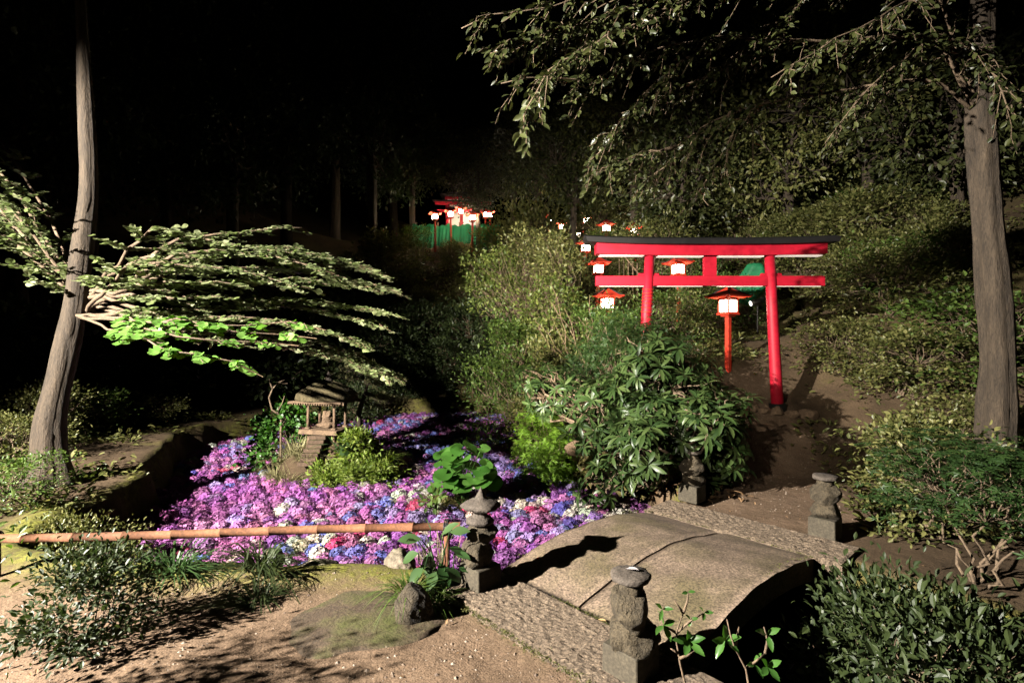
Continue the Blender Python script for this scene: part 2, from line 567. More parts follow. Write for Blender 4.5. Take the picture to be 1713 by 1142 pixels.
def build_water():
    m, nt, b = mat('dark_pond_water')
    b.inputs['Base Color'].default_value = (.004, .005, .006, 1)
    b.inputs['Roughness'].default_value = .12
    bump(nt, b, noise_n(nt, coords(nt), 6, 3), .08, .02)
    mb = MB()
    mb.add([(-12, .2, -.52), (5, .2, -.52), (5, 15.5, -.52), (-12, 15.5, -.52)], [[(0, 1, 2, 3)]])
    o = mb.build('pond_water', m)
    tag(o, kind='structure')
build_water()

# ------------------------------------------------------------------ rocks
def rock_mesh(seed, size, sub=4, rough=.22, angular=0.0):
    import bmesh
    bm = bmesh.new()
    bmesh.ops.create_icosphere(bm, subdivisions=sub, radius=1)
    off = Vector((seed * 3.17, seed * 1.3, seed * 7.7))
    planes = [Vector((random.Random(seed * 31 + k).gauss(0, 1), random.Random(seed * 57 + k).gauss(0, 1), random.Random(seed * 91 + k).gauss(0, 1))).normalized() for k in range(9)]
    for v in bm.verts:
        d = v.co.normalized()
        r = 1 + rough * (mnoise.noise(d * 1.3 + off) + .5 * mnoise.noise(d * 3 + off) + .25 * mnoise.noise(d * 7 + off) + .14 * mnoise.noise(d * 15 + off))
        if angular:
            for p in planes:
                k = d.dot(p)
                if k > .3:
                    r = min(r, (1 - angular * .35) / k + .02 * mnoise.noise(d * 9 + off))
        v.co = Vector((d.x * r * size[0], d.y * r * size[1], d.z * r * size[2]))
    V = np.array([v.co[:] for v in bm.verts])
    Fc = np.array([[v.index for v in f.verts] for f in bm.faces])
    bm.free()
    return V, Fc

def add_rock(mb, seed, c, size, rz=0, sub=4, rough=.22, angular=.6):
    V, Fc = rock_mesh(seed, size, sub, rough, angular)
    c_, s_ = math.cos(rz), math.sin(rz)
    V = V @ np.array([[c_, -s_, 0], [s_, c_, 0], [0, 0, 1]]).T + np.asarray(c)
    mb.add(V, [Fc])

def rock(seed, c, size, label, rz=0, m='rock', name='rock', cat='rock', group=None, rough=.22, angular=.6):
    mb = MB()
    add_rock(mb, seed, (0, 0, 0), size, rz, 4, rough, angular)
    o = mb.build(name, M[m], None, True, tuple(float(q) for q in c))
    return tag(o, label, cat, group)

# ------------------------------------------------------------------ stone bridge
EDGE = np.array([.374, 3.06])           # where the centre joint meets the near threshold
def bp(s, t, z):                        # along the bridge, across it, height
    q = EDGE + U * s + VV * t
    return (q[0], q[1], z)
BL = 1.86
def arch(s):
    return .010 + .119 * math.sin(math.pi * min(max(s / BL, 0), 1)) ** .9

def build_bridge():
    b = thing('stone_bridge', 'low arched stone footbridge of two long slabs crossing the flower pond', 'bridge', (EDGE[0], EDGE[1], 0))
    base = np.array([EDGE[0], EDGE[1], 0])
    for t0, t1 in ((-.70, -.008), (.008, .70)):
        ns, ntt = 40, 14
        V, Fq = [], []
        r = np.random.default_rng(int(t1 * 100 + 200))
        for k, th in ((0, 0), (1, .17)):
            for i in range(ns + 1):
                s = .006 + (BL - .012) * i / ns
                for j in range(ntt + 1):
                    t = t0 + (t1 - t0) * j / ntt
                    e = 0
                    if k == 0:
                        e = -.012 * (j in (0, ntt))
                        e += .004 * math.sin(7 * s + 3 * t) + .003 * math.sin(19 * s - 11 * t)
                    V.append(np.array(bp(s, t, arch(s) - th + e)) - base)
        W = ntt + 1
        S = (ns + 1) * W
        for i in range(ns):
            for j in range(ntt):
                a = i * W + j
                Fq.append((a, a + W, a + W + 1, a + 1)); Fq.append((S + a, S + a + 1, S + a + W + 1, S + a + W))
        for i in range(ns):
            for j in (0, ntt):
                a = i * W + j
                q = (a, S + a, S + a + W, a + W)
                Fq.append(q if j else q[::-1])
        for j in range(ntt):
            for i in (0, ns):
                a = i * W + j
                q = (a, a + 1, S + a + 1, S + a)
                Fq.append(q if i else q[::-1])
        mb = MB(); mb.add(V, [Fq])
        mb.build('slab', M['pave'], b, True).data.polygons.foreach_set('use_smooth', [True] * (ns * ntt * 2) + [False] * (len(Fq) - ns * ntt * 2))
    for s0, s1 in ((-.46, -.004), (BL + .004, BL + .44)):
        r = np.random.default_rng(3)
        nx, ny = 26, 80
        V, Fq = [], []
        for i in range(nx + 1):
            for j in range(ny + 1):
                s = s0 + (s1 - s0) * i / nx
                t = -.74 + 1.62 * j / ny
                if s0 < 0: t = -.74 + 1.70 * j / ny
                edge = (i in (0, nx)) or (j in (0, ny))
                z = .026 + .005 * r.standard_normal() * (0 if edge else .8) - (.004 if edge else 0)
                V.append(np.array(bp(s + (.006 * r.standard_normal() if i in (0,) else 0), t, z)) - base)
        W = ny + 1
        for i in range(nx):
            for j in range(ny):
                a = i * W + j
                Fq.append((a, a + W, a + W + 1, a + 1))
        ring = [i * W for i in range(nx + 1)] + [nx * W + j for j in range(1, W)] + [i * W + ny for i in range(nx - 1, -1, -1)] + [j for j in range(ny - 1, 0, -1)]
        n0 = len(V)
        for q in ring:
            p = V[q].copy(); p[2] = -.5 if False else -.16
            V.append(p)
        for k in range(len(ring)):
            k2 = (k + 1) % len(ring)
            Fq.append((ring[k], n0 + k, n0 + k2, ring[k2]))
        mb = MB(); mb.add(V, [Fq])
        mb.build('threshold_slab', M['pit'], b, False)
    # abutment walls under the slab ends
    mb = MB()
    for s in (-.12, BL + .12):
        c = np.array(bp(s, 0, -.43)) - base
        mb.box(c, (.20, 1.36, .5), math.atan2(U[1], U[0]))
    mb.build('abutment', M['block'], b)
build_bridge()

def stone_post(loc, label, kind, seed, rz):
    p = thing('stone_post', label, 'stone post', loc, rz, 'stacked stone posts at the bridge corners')
    mb = MB(); mb.box((0, 0, .078), (.19, .20, .162), 0, .98, .005)
    mb.build('base_block', M['block'], p)
    r = random.Random(seed)
    def st(z, sx, sy, sz, sd, dx=0, m='strata_rock', name='stone', rough=.3, ang=.75):
        q = MB(); add_rock(q, sd, (dx, 0, z), (sx, sy, sz), r.uniform(-.5, .5), 4, rough, ang)
        return q.build(name, M[m], p, True)
    if kind == 'cap':
        st(.232, .118, .112, .098, seed + 1, -.008); st(.352, .105, .10, .082, seed + 2, .006)
        q = MB(); q.lathe([(.04, .385), (.05, .415), (.085, .425), (.09, .445), (.06, .462), (.045, .47), (.042, .485)], (0, 0, 0), 22, .08, np.random.default_rng(seed))
        q.build('disc', M['cap'], p, True)
        q = MB(); q.lathe([(.04, .482), (.05, .50), (.118, .525), (.125, .54), (.10, .56), (.06, .575), (.035, .585), (.028, .60), (.012, .63), (.003, .652)], (.004, 0, 0), 22, .10, np.random.default_rng(seed + 1))
        q.build('cap', M['cap'], p, True)
    else:
        st(.218, .128, .122, .092, seed + 1); st(.338, .122, .112, .105, seed + 2, -.006)
        q = MB(); add_rock(q, seed + 5, (.006, 0, .432), (.066, .062, .05), .3, 3, .2, .3)
        q.build('neck', M['strata_rock'], p, True)
        q = MB(); q.lathe([(.05, .462), (.088, .468), (.094, .476), (.094, .492), (.090, .497), (.04, .498), (.002, .498)], (.0, 0, 0), 30, .035, np.random.default_rng(seed))
        q.build('disc', M['cap'], p, True)
    return p
ang = math.atan2(U[1], U[0])
stone_post((-.226 + .5 * (.20 * U[0]) - .5 * .18 * VV[0] * .9, 3.23 + .5 * .2 * U[1] - .5 * .18 * VV[1] * .9, .0), 'stone post with a pagoda-shaped cap, beside the end of the bamboo rail', 'cap', 11, ang)
stone_post((.555 + .5 * .2 * U[0] - .5 * .18 * VV[0], 2.34 + .5 * .2 * U[1] - .5 * .18 * VV[1], -.005), 'stone post topped by a flat round disc, nearest to the camera', 'disc', 23, ang)
stone_post((1.80, 5.16, .015), 'dark stone post in the shadow of the rhododendron at the far end of the bridge', 'disc', 37, ang)
stone_post((2.56, 4.22, .01), 'stone post with flat disc at the far right corner of the bridge', 'disc', 41, ang)

# dry leaf on the bridge joint, pale leaf on the round disc
def fallen_leaf(loc, L, m, label, rz):
    mb = MB()
    scatter(mb, T_OVAL, [(0, 0, 0)], [(math.cos(rz), math.sin(rz), .12)], (0, 0, 1), L, L * .5)
    return tag(mb.build('fallen_leaf', m, None, True, tuple(float(v) for v in loc)), label, 'leaf')
M['dryleaf'] = leaf_mat('dry_leaf', [(.55, .36, .16), (.62, .42, .2)], .6, .1)
M['paleleaf'] = leaf_mat('pale_leaf', [(.42, .38, .38), (.46, .42, .42)], .5, 0)
fallen_leaf((*P(1000, 1042, 2.92)[:2], .028), .05, M['dryleaf'], 'small pale orange fallen leaf lying at the joint of the bridge and its threshold', -.5)
_q = P(1060, 960, 2.40)
fallen_leaf((.555 + .5 * .2 * U[0] - .5 * .18 * VV[0] - .02, 2.34 + .5 * .2 * U[1] - .5 * .18 * VV[1] + .02, .503), .065, M['paleleaf'], 'pale wet leaf lying on the flat round disc of the nearest stone post', -.4)

# ------------------------------------------------------------------ foreground bank
rock(3, (-.575, 2.99, .04), (.115, .10, .18), 'upright cracked rock below the broad leaves, by the bridge threshold', .4, 'strata_rock')
rock(4, (-.79, 3.62, .02), (.12, .10, .13), 'pale rock on the mossy bank behind the grass tuft', .1)
rock(5, (-.36, 3.42, .0), (.10, .09, .07), 'small dark rock tucked beside the left stone post', .9)
rock(6, P(452, 930, 3.65) + (0, 0, -.03), (.10, .09, .09), 'rounded rock at the pond edge below the bamboo rail', .9)
rock(7, P(440, 1000, 3.35) + (0, 0, -.05), (.15, .12, .13), 'dark rock under arching grass by the pond edge', .2)
rock(8, (-1.36, 3.62, -.02), (.17, .09, .10), 'low dark rock casting a long shadow on the mossy bank', .2)
rock(9, (-.98, 3.02, -.035), (.62, .45, .060), 'broad flat brown rock sunk into the ground of the front bank', .15, 'flat', 'flat_rock', 'rock', rough=.12, angular=.2)
rock(10, (-1.75, 2.95, -.04), (.5, .36, .065), 'flat sunken rock left of the broad flat brown rock', .5, 'flat', 'flat_rock', 'rock', rough=.12, angular=.2)
rock(12, (1.12, 1.95, -.12), (.22, .2, .2), 'rock at the very bottom right beside the leafy seedlings', .5, 'rock')

def build_rail():
    r = thing('bamboo_rail', 'low horizontal bamboo pole rail along the edge of the flower pond', 'rail', (-1.4, 3.6, 0))
    A, B = P(769, 880, 3.62), P(428, 889, 3.55)
    A = A - (-1.4, 3.6, 0); B = B - (-1.4, 3.6, 0)
    Lft = A + (B - A) * 2.3
    mb = MB()
    pts, rd = [], []
    L = np.linalg.norm(Lft - A)
    t = 0
    k = 0
    while t < L:
        nxt = min(L, t + .325)
        for f, q_ in ((0.0, .0325), (.012, .0325), (.02, .0285), (.5, .0275), (.985, .0288)):
            pts.append(A + (Lft - A) * ((t + (nxt - t) * f) / L))
            rd.append(q_)
        t = nxt
    pts = np.array(pts); pts[:, 2] += .006 * np.sin(np.linspace(0, L, len(pts)) * 2)
    mb.tube(pts, rd, 16)
    pole = mb.build('pole', M['bamboo'], r, True)
    for f in (.03, .98):
        c = A + (Lft - A) * f
        pm = MB()
        pm.tube([(c[0], c[1] + .055, -.42), (c[0], c[1] + .055, c[2] + .03)], .022, 10)
        st = pm.build('stake', M['bamboo'], r, True)
        lm = MB()
        for dz in (-.012, 0, .012):
            a = np.linspace(0, 2 * np.pi, 17)
            lm.tube(np.stack([c[0] + dz + .0 * a, c[1] + .026 + .064 * np.cos(a), c[2] + .036 * np.sin(a)], 1), .004, 5)
        lm.build('lashing', M['grey'], st, True)
build_rail()

# ------------------------------------------------------------------ hydrangea heads
HCOL = {'violet': (.52, .16, .50), 'purple': (.36, .12, .44), 'pink': (.62, .22, .48), 'blue': (.22, .27, .70), 'lavender': (.44, .33, .66),
        'white': (.74, .69, .56), 'crimson': (.62, .06, .17), 'indigo': (.14, .11, .48)}
HP = [('violet', .34), ('pink', .21), ('blue', .16), ('lavender', .12), ('purple', .10), ('white', .06), ('crimson', .014), ('indigo', .01)]

def hyd_mat(name, attr):
    m, nt, b = mat(name)
    g = nt.nodes.new('ShaderNodeNewGeometry')
    if attr:
        src = N(nt, 'ShaderNodeAttribute', attribute_name='tint').outputs['Color']
    else:
        src = nt.nodes.new('ShaderNodeObjectInfo').outputs['Color']
    v = ramp(nt, g.outputs['Random Per Island'], [(0, (.58, .54, .62)), (.5, (.9, .88, .92)), (.85, (1.03, 1.03, 1.03)), (1, (1.14, 1.14, 1.14))])
    c = mixc(nt, 1.0, src, v, 'MULTIPLY')
    wf = ramp(nt, g.outputs['Random Per Island'], [(.0, (0, 0, 0)), (.6, (.0, .0, .0)), (1, (.08, .08, .08))])
    c = mixc(nt, wf, c, (.8, .75, .8))
    nt.links.new(c, b.inputs['Base Color'])
    b.inputs['Roughness'].default_value = .6
    b.inputs['Specular IOR Level'].default_value = .25
    t = nt.nodes.new('ShaderNodeBsdfTranslucent')
    nt.links.new(c, t.inputs['Color'])
    mx = nt.nodes.new('ShaderNodeMixShader'); mx.inputs[0].default_value = .2
    nt.links.new(b.outputs[0], mx.inputs[1]); nt.links.new(t.outputs[0], mx.inputs[2])
    nt.links.new(mx.outputs[0], nt.nodes['Material Output'].inputs['Surface'])
    return m
M['hyd'] = hyd_mat('hydrangea_petals', False)
M['hyd_far'] = hyd_mat('hydrangea_petals_far', True)

_pt = []
_pfc = []
for k in range(4):
    a = k * math.pi / 2
    c_, s_ = math.cos(a), math.sin(a)
    base = len(_pt)
    for (u, v, z) in ((.05, 0, 0), (.55, -.42, .10), (1.0, 0, .16), (.55, .42, .10)):
        _pt.append((u * c_ - v * s_, u * s_ + v * c_, z))
    _pfc.append((base, base + 1, base + 2, base + 3))
# joined to one island through a shared centre so that a whole floret takes one tint
_ptc = np.array([(0, 0, 0)] + _pt)
_tri = []
for f in _pfc:
    a, b_, c_, d_ = [q + 1 for q in f]
    _tri += [(0, b_, c_), (0, c_, d_)]
T_FLORET = (np.delete(_ptc, [1, 5, 9, 13], 0), None)
_map = {}
idx = 0
for q in range(17):
    if q in (1, 5, 9, 13): continue
    _map[q] = idx; idx += 1
T_FLORET = (T_FLORET[0], [[tuple(_map[q] for q in t) for t in _tri]])

def head_arrays(r, n, R, H):
    i = np.arange(n) + .5
    zc = 1 - i / n * 1.08
    ph = i * 2.399963 + r.uniform(0, 6)
    rr = np.sqrt(np.clip(1 - zc ** 2, 0, 1))
    d = np.stack([np.cos(ph) * rr, np.sin(ph) * rr, zc], 1)
    lump = 1 + .10 * np.sin(d[:, 0] * 4 + r.uniform(0, 6)) * np.cos(d[:, 1] * 4 + r.uniform(0, 6))
    pos = d * np.array([R, R, H]) * (lump * (1 + r.normal(0, .045, n)))[:, None]
    nor = nrm(d * np.array([1 / R, 1 / R, 1 / H]) + r.normal(0, 2.2, (n, 3)))
    return pos, nor

def floret_scatter(mb, pos, nor, size, r, col=None):
    n = len(pos)
    a = nrm(np.cross(nor, r.normal(0, 1, (n, 3))))
    # template x,y in the floret plane; scatter's up = normal
    scatter(mb, T_FLORET, pos, a, nor, size, size, col)

def build_flowers():
    r = np.random.default_rng(5)
    sp = .188
    pts = []
    row = 0
    y = 3.7
    while y < 14.8:
        x = -9 + (row % 2) * sp / 2
        while x < 2.2:
            pts.append((x, y)); x += sp
        y += sp * .84; row += 1
    pts = np.array(pts) + r.normal(0, .022, (len(pts), 2))
    X, Y = pts[:, 0], pts[:, 1]
    sd = poly_sd(X, Y, POND)
    ok = (sd > .03) & (terrain(X, Y) < -.40)
    # not under the bridge
    s = (X - EDGE[0]) * U[0] + (Y - EDGE[1]) * U[1]
    t = (X - EDGE[0]) * VV[0] + (Y - EDGE[1]) * VV[1]
    ok &= ~((t > -.75))
    ok &= (np.abs(X) < Y * 1.02)
    ok &= r.random(len(X)) > .012
    pts = pts[ok]; X, Y = pts[:, 0], pts[:, 1]
    # colours drift in patches as on the pond
    names = [h[0] for h in HP]
    base = np.array([h[1] for h in HP])
    Fz = np.stack([vnoise(X, Y, .9 + .25 * k, 9, (k * 4) % 25) for k in range(len(names))], 1)
    w = base[None] * np.exp(1.35 * Fz)
    w /= w.sum(1, keepdims=True)
    pick = (r.random(len(X))[:, None] > np.cumsum(w, 1)).sum(1).clip(0, len(names) - 1)
    order = np.argsort(np.hypot(X, Y) + 100 * (np.abs(X / Y) > .56))
    near = order[:300]; rest = order[300:]
    meshes = []
    for k in range(7):
        rr = np.random.default_rng(100 + k)
        mb = MB()
        pos, nor = head_arrays(rr, 130, .112, .122)
        floret_scatter(mb, pos, nor, rr.uniform(.018, .025, len(pos)), rr)
        me = np_mesh('hydrangea_head', np.concatenate(mb.V), [np.concatenate(f) for f in mb.F.values()], False)
        me.materials.append(M['hyd'])
        meshes.append(me)
    for i in near:
        nm = names[pick[i]]
        o = bpy.data.objects.new('hydrangea_head', meshes[r.integers(7)])
        COL.objects.link(o)
        sc_ = r.uniform(.74, 1.1)
        o.location = (X[i], Y[i], -.50 + r.uniform(-.012, .03))
        o.rotation_euler = (r.normal(0, .16), r.normal(0, .16), r.uniform(0, 6.28))
        o.scale = (sc_, sc_, sc_ * r.uniform(.85, 1.1))
        c = np.array(HCOL[nm]) * r.uniform(.58, .90) * (1 + r.normal(0, .08, 3))
        o.color = (*np.clip(c, 0, .9), 1)
        px = CX + F * X[i] / Y[i]
        if X[i] > -.55 and Y[i] < 6.6: zone = 'floating between the capped stone post and the bridge edge'
        elif Y[i] < 4.75: zone = 'floating in front of the mossy bank under the bamboo rail'
        elif Y[i] < 5.6: zone = 'floating just beyond the bamboo rail'
        else: zone = 'floating on the pond in front of the little island'
        szn = 'small' if sc_ < .84 else ('large' if sc_ > 1.0 else 'medium-sized')
        tag(o, f'{szn} {nm} hydrangea head {zone}', 'flower', 'hydrangea heads floating on the pond')
    mb = MB()
    for i in rest:
        far = Y[i] > 8.5
        n = 46 if far else 90
        pos, nor = head_arrays(r, n, .112, .122)
        s_ = r.uniform(.74, 1.1)
        pos = pos * s_ + (X[i], Y[i], -.50 + r.uniform(-.012, .03))
        c = np.clip(np.array(HCOL[names[pick[i]]]) * r.uniform(.58, .90) * (1 + r.normal(0, .08, 3)), 0, .9)
        floret_scatter(mb, pos, nor, r.uniform(.017, .024, n) * s_ * (1.5 if far else 1.15), r, np.tile([*c, 1], (n, 1)))
    tag(mb.build('hydrangea_carpet', M['hyd_far']), 'carpet of violet, pink, blue and white hydrangea heads filling the rest of the pond', 'flowers', None, 'stuff')
build_flowers()

# ------------------------------------------------------------------ plants: generic builders
def curve_pts(a, b, r, n=6, wob=.06, sag=0.0):
    a, b = np.asarray(a, float), np.asarray(b, float)
    t = np.linspace(0, 1, n)[:, None]
    L = np.linalg.norm(b - a)
    p = a + (b - a) * t
    p[1:-1] += r.normal(0, wob * L, (n - 2, 3))
    p[:, 2] -= sag * L * (t[:, 0] * (1 - t[:, 0]) * 4) * -1
    return p

def clump_plant(r, radii, K, per, leaf, width, T, stem_r=.02, shell=.55, base=(0, 0, 0), cz=None, clump=.2, updown=.12, stems=True, cut=-.75, leafdir='out'):
    """returns (leaf MB, branch MB); clumps of leaves at branch ends through the volume of an uneven crown"""
    lm, bm = MB(), MB()
    radii = np.asarray(radii, float)
    cz = radii[2] if cz is None else cz
    d = nrm(r.normal(0, 1, (K, 3)))
    d[:, 2] = np.where(d[:, 2] < cut, -d[:, 2], d[:, 2])
    f = shell + (1 - shell) * r.random(K) ** .6
    lump = 1 + .28 * np.sin(d[:, 0] * 3.1 + r.uniform(0, 6)) * np.sin(d[:, 1] * 2.7 + r.uniform(0, 6)) + .18 * np.sin(d[:, 2] * 5 + r.uniform(0, 6))
    c = d * radii * (f * lump)[:, None] + np.array([0, 0, cz])
    c[:, 2] = np.maximum(c[:, 2], .03)
    base = np.asarray(base, float)
    if stems:
        nst = max(3, K // 9)
        sel = r.choice(K, nst, replace=False)
        mids = base + (c[sel] - base) * .55
        for mpt in mids:
            bm.tube(curve_pts(base + r.normal(0, .04, 3) * (1, 1, 0), mpt, r, 6, .05), np.linspace(stem_r, stem_r * .55, 6), 5)
        for k in range(K):
            j = np.argmin(np.linalg.norm(mids - c[k], axis=1))
            bm.tube(curve_pts(mids[j], c[k], r, 5, .07), np.linspace(stem_r * .5, stem_r * .15, 5), 4, False)
    n = K * per
    cc = np.repeat(c, per, 0)
    csz = np.repeat(r.uniform(.6, 1.3, K), per) * clump
    off = r.normal(0, 1, (n, 3)) * csz[:, None] * np.array([1, 1, .7])
    pos = cc + off
    dd = np.repeat(d, per, 0)
    if leafdir == 'out':
        ld = nrm(off) * .9 + dd * .6 + r.normal(0, .75, (n, 3))
        ld[:, 2] += updown
    else:
        ld = r.normal(0, 1, (n, 3)); ld[:, 2] = ld[:, 2] * .25 - updown * .4
    up = r.normal(0, .45, (n, 3)) + np.array([0, 0, 1]) + dd * .5
    L = leaf * r.uniform(.65, 1.25, n)
    scatter(lm, T, pos, ld, up, L, L * width)
    return lm, bm

# --- leaf colours (albedo)
M['l_rhodo'] = leaf_mat('rhododendron_leaf', [(.020, .042, .012), (.042, .076, .020), (.078, .115, .034)], .40, .12, spec=.35, coat=.06)
M['l_bright'] = leaf_mat('young_maple_leaf', [(.12, .24, .02), (.22, .38, .04)], .5, .4)
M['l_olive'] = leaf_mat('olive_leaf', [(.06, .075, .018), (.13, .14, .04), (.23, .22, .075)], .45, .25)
M['l_camellia'] = leaf_mat('camellia_leaf', [(.022, .030, .009), (.045, .055, .016), (.08, .09, .028)], .42, .15, coat=.06)
M['l_mapledark'] = leaf_mat('dark_maple_leaf', [(.02, .05, .012), (.045, .09, .02)], .5, .3)
M['l_mid'] = leaf_mat('mid_green_leaf', [(.04, .075, .015), (.08, .14, .025), (.13, .19, .04)], .45, .3)
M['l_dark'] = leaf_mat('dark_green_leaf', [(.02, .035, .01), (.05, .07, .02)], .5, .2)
M['l_tree'] = leaf_mat('round_tree_leaf', [(.15, .20, .07), (.26, .32, .14), (.42, .46, .26)], .38, .35)
M['l_fuki'] = leaf_mat('butterbur_leaf', [(.03, .10, .014), (.065, .17, .026), (.09, .20, .04)], .4, .3)
M['l_grass'] = leaf_mat('dry_grass', [(.16, .13, .04), (.26, .22, .08), (.14, .17, .04)], .6, .2)
M['l_pale'] = leaf_mat('pale_sedge', [(.24, .23, .10), (.42, .38, .19)], .6, .2)
M['l_strap'] = leaf_mat('strap_leaf', [(.03, .075, .02), (.08, .14, .05)], .35, .2, coat=.2)
M['l_fern'] = leaf_mat('fern_leaf', [(.10, .17, .02), (.20, .29, .04), (.28, .34, .07)], .5, .3)
M['l_needle'] = leaf_mat('pine_needle', [(.13, .14, .06), (.26, .25, .11)], .5, .1)
M['l_litter'] = leaf_mat('leaf_litter', [(.22, .12, .05), (.36, .22, .11), (.12, .07, .035)], .7, .05)

# ------------------------------------------------------------------ rhododendron
def whorl_bush(r, c, radii, K, leaf, base, minz=-10.0):
    lm, bm = MB(), MB()
    d = nrm(r.normal(0, 1, (K, 3)))
    f = .45 + .55 * r.random(K) ** .5
    lump = 1 + .22 * np.sin(d[:, 0] * 4 + 1) * np.sin(d[:, 2] * 4 + 2) + .12 * np.sin(d[:, 1] * 7)
    tip = np.asarray(c) + d * np.asarray(radii) * (f * lump)[:, None]
    keep = tip[:, 2] > minz
    tip, d = tip[keep], d[keep]
    K = len(tip)
    base = np.asarray(base, float)
    ns = 12
    mids = np.asarray(c) + nrm(r.normal(0, 1, (ns, 3))) * np.asarray(radii) * .42
    for m_ in mids:
        bm.tube(curve_pts(base + r.normal(0, .05, 3) * (1, 1, 0), m_, r, 7, .06), np.linspace(.028, .014, 7), 6)
    for k in range(K):
        j = np.argmin(np.linalg.norm(mids - tip[k], axis=1))
        bm.tube(curve_pts(mids[j], tip[k], r, 5, .06), np.linspace(.011, .005, 5), 4, False)
        ax = nrm(d[k] * .8 + np.array([0, 0, .75]) + r.normal(0, .3, 3))
        nl = r.integers(8, 14)
        a = np.arange(nl) * 2.39996 + r.uniform(0, 6)
        e1 = nrm(np.cross(ax, r.normal(0, 1, 3)))
        e2 = np.cross(ax, e1)
        tilt = r.uniform(-.35, .75, nl)
        ld = (np.cos(a)[:, None] * e1 + np.sin(a)[:, None] * e2) + ax * tilt[:, None]
        ld[:, 2] -= .15
        pos = tip[k] + ax * r.uniform(-.02, .02, nl)[:, None]
        L = leaf * r.uniform(.7, 1.2, nl)
        scatter(lm, T_LANCE, pos, ld, np.tile(ax, (nl, 1)), L, L * r.uniform(.20, .27, nl))
    return lm, bm

def build_rhodo():
    r = np.random.default_rng(21)
    o = np.array([1.75, 6.05, gz(1.95, 6.05)])
    t = thing('rhododendron', 'large dark glossy rhododendron bush leaning over the pond beside the bridge end', 'shrub', o)
    lm, bm = MB(), MB()
    for c, rad, K, ls in (((1.72, 5.95, .95), (.70, .55, .66), 150, .17), ((1.15, 6.3, .75), (.50, .45, .50), 80, .165), ((2.15, 5.75, .55), (.36, .40, .62), 55, .17),
                          ((1.55, 5.75, .35), (.55, .30, .35), 46, .17), ((.62, 6.9, .95), (.52, .40, .36), 80, .14), ((.30, 7.3, 1.0), (.36, .3, .22), 34, .13), ((1.62, 5.95, 1.35), (.45, .40, .36), 60, .17), ((1.55, 5.38, .70), (.34, .22, .42), 40, .17), ((1.34, 5.0, .62), (.28, .2, .28), 30, .165), ((1.93, 5.0, .86), (.22, .16, .28), 24, .165), ((2.2, 5.45, .62), (.36, .26, .50), 55, .17), ((1.0, 6.05, -.05), (.30, .2, .26), 20, .17)):
        a, b = whorl_bush(r, np.array(c) - o, rad, K, ls, (0, 0, 0))
        for src, dst in ((a, lm), (b, bm)):
            dst.add(np.concatenate(src.V), [])
            n0 = dst.n - sum(len(v) for v in src.V)
            for k_, f_ in src.F.items():
                dst.F.setdefault(k_, []).append(np.concatenate(f_) + n0)
    lm.build('foliage', M['l_rhodo'], t, True)
    bm.build('branches', M['twig'], t, True)
build_rhodo()

# rocks and litter under the rhododendron
for k, (px, py, Y, s, lab) in enumerate(((965, 745, 6.9, .17, 'brown rock at the pond edge left of the rhododendron litter'), (1040, 780, 6.5, .30, 'broad brown rock strewn with dead leaves under the rhododendron'),
                                          (1085, 800, 6.2, .2, 'brown rock right of the leaf-strewn rock under the rhododendron'), (1190, 790, 5.9, .13, 'pale brown stone beside the dark post at the path edge'), (1205, 805, 5.75, .1, 'small pale stone at the path edge by the bridge end'))):
    rock(50 + k, P(px, py, Y) + (0, 0, -.04), (s, s * .7, s * .6), lab, k, 'brownstone')
def build_litter():
    r = np.random.default_rng(8)
    mb = MB()
    n = 900
    x = r.uniform(.9, 2.4, n); y = r.uniform(5.2, 7.2, n)
    z = terrain(x, y)
    k = z > -.3
    x, y, z = x[k], y[k], z[k]
    scatter(mb, T_OVAL, np.stack([x, y, z + .03], 1), np.stack([r.normal(0, 1, len(x)), r.normal(0, 1, len(x)), r.normal(0, .25, len(x))], 1), (0, 0, 1), r.uniform(.06, .13, len(x)), .035)
    # stray leaves on the front bank and the path
    n = 260
    x = r.uniform(-3, 4.5, n); y = r.uniform(2.2, 8.2, n); z = terrain(x, y)
    k = (z > -.05)
    x, y, z = x[k], y[k], z[k]
    scatter(mb, T_OVAL, np.stack([x, y, z + .012], 1), np.stack([r.normal(0, 1, len(x)), r.normal(0, 1, len(x)), r.normal(0, .15, len(x))], 1), (0, 0, 1), r.uniform(.02, .045, len(x)), .014)
    tag(mb.build('leaf_litter', M['l_litter']), 'dead brown leaves lying under the rhododendron and on the banks', 'leaf litter', None, 'stuff')
build_litter()

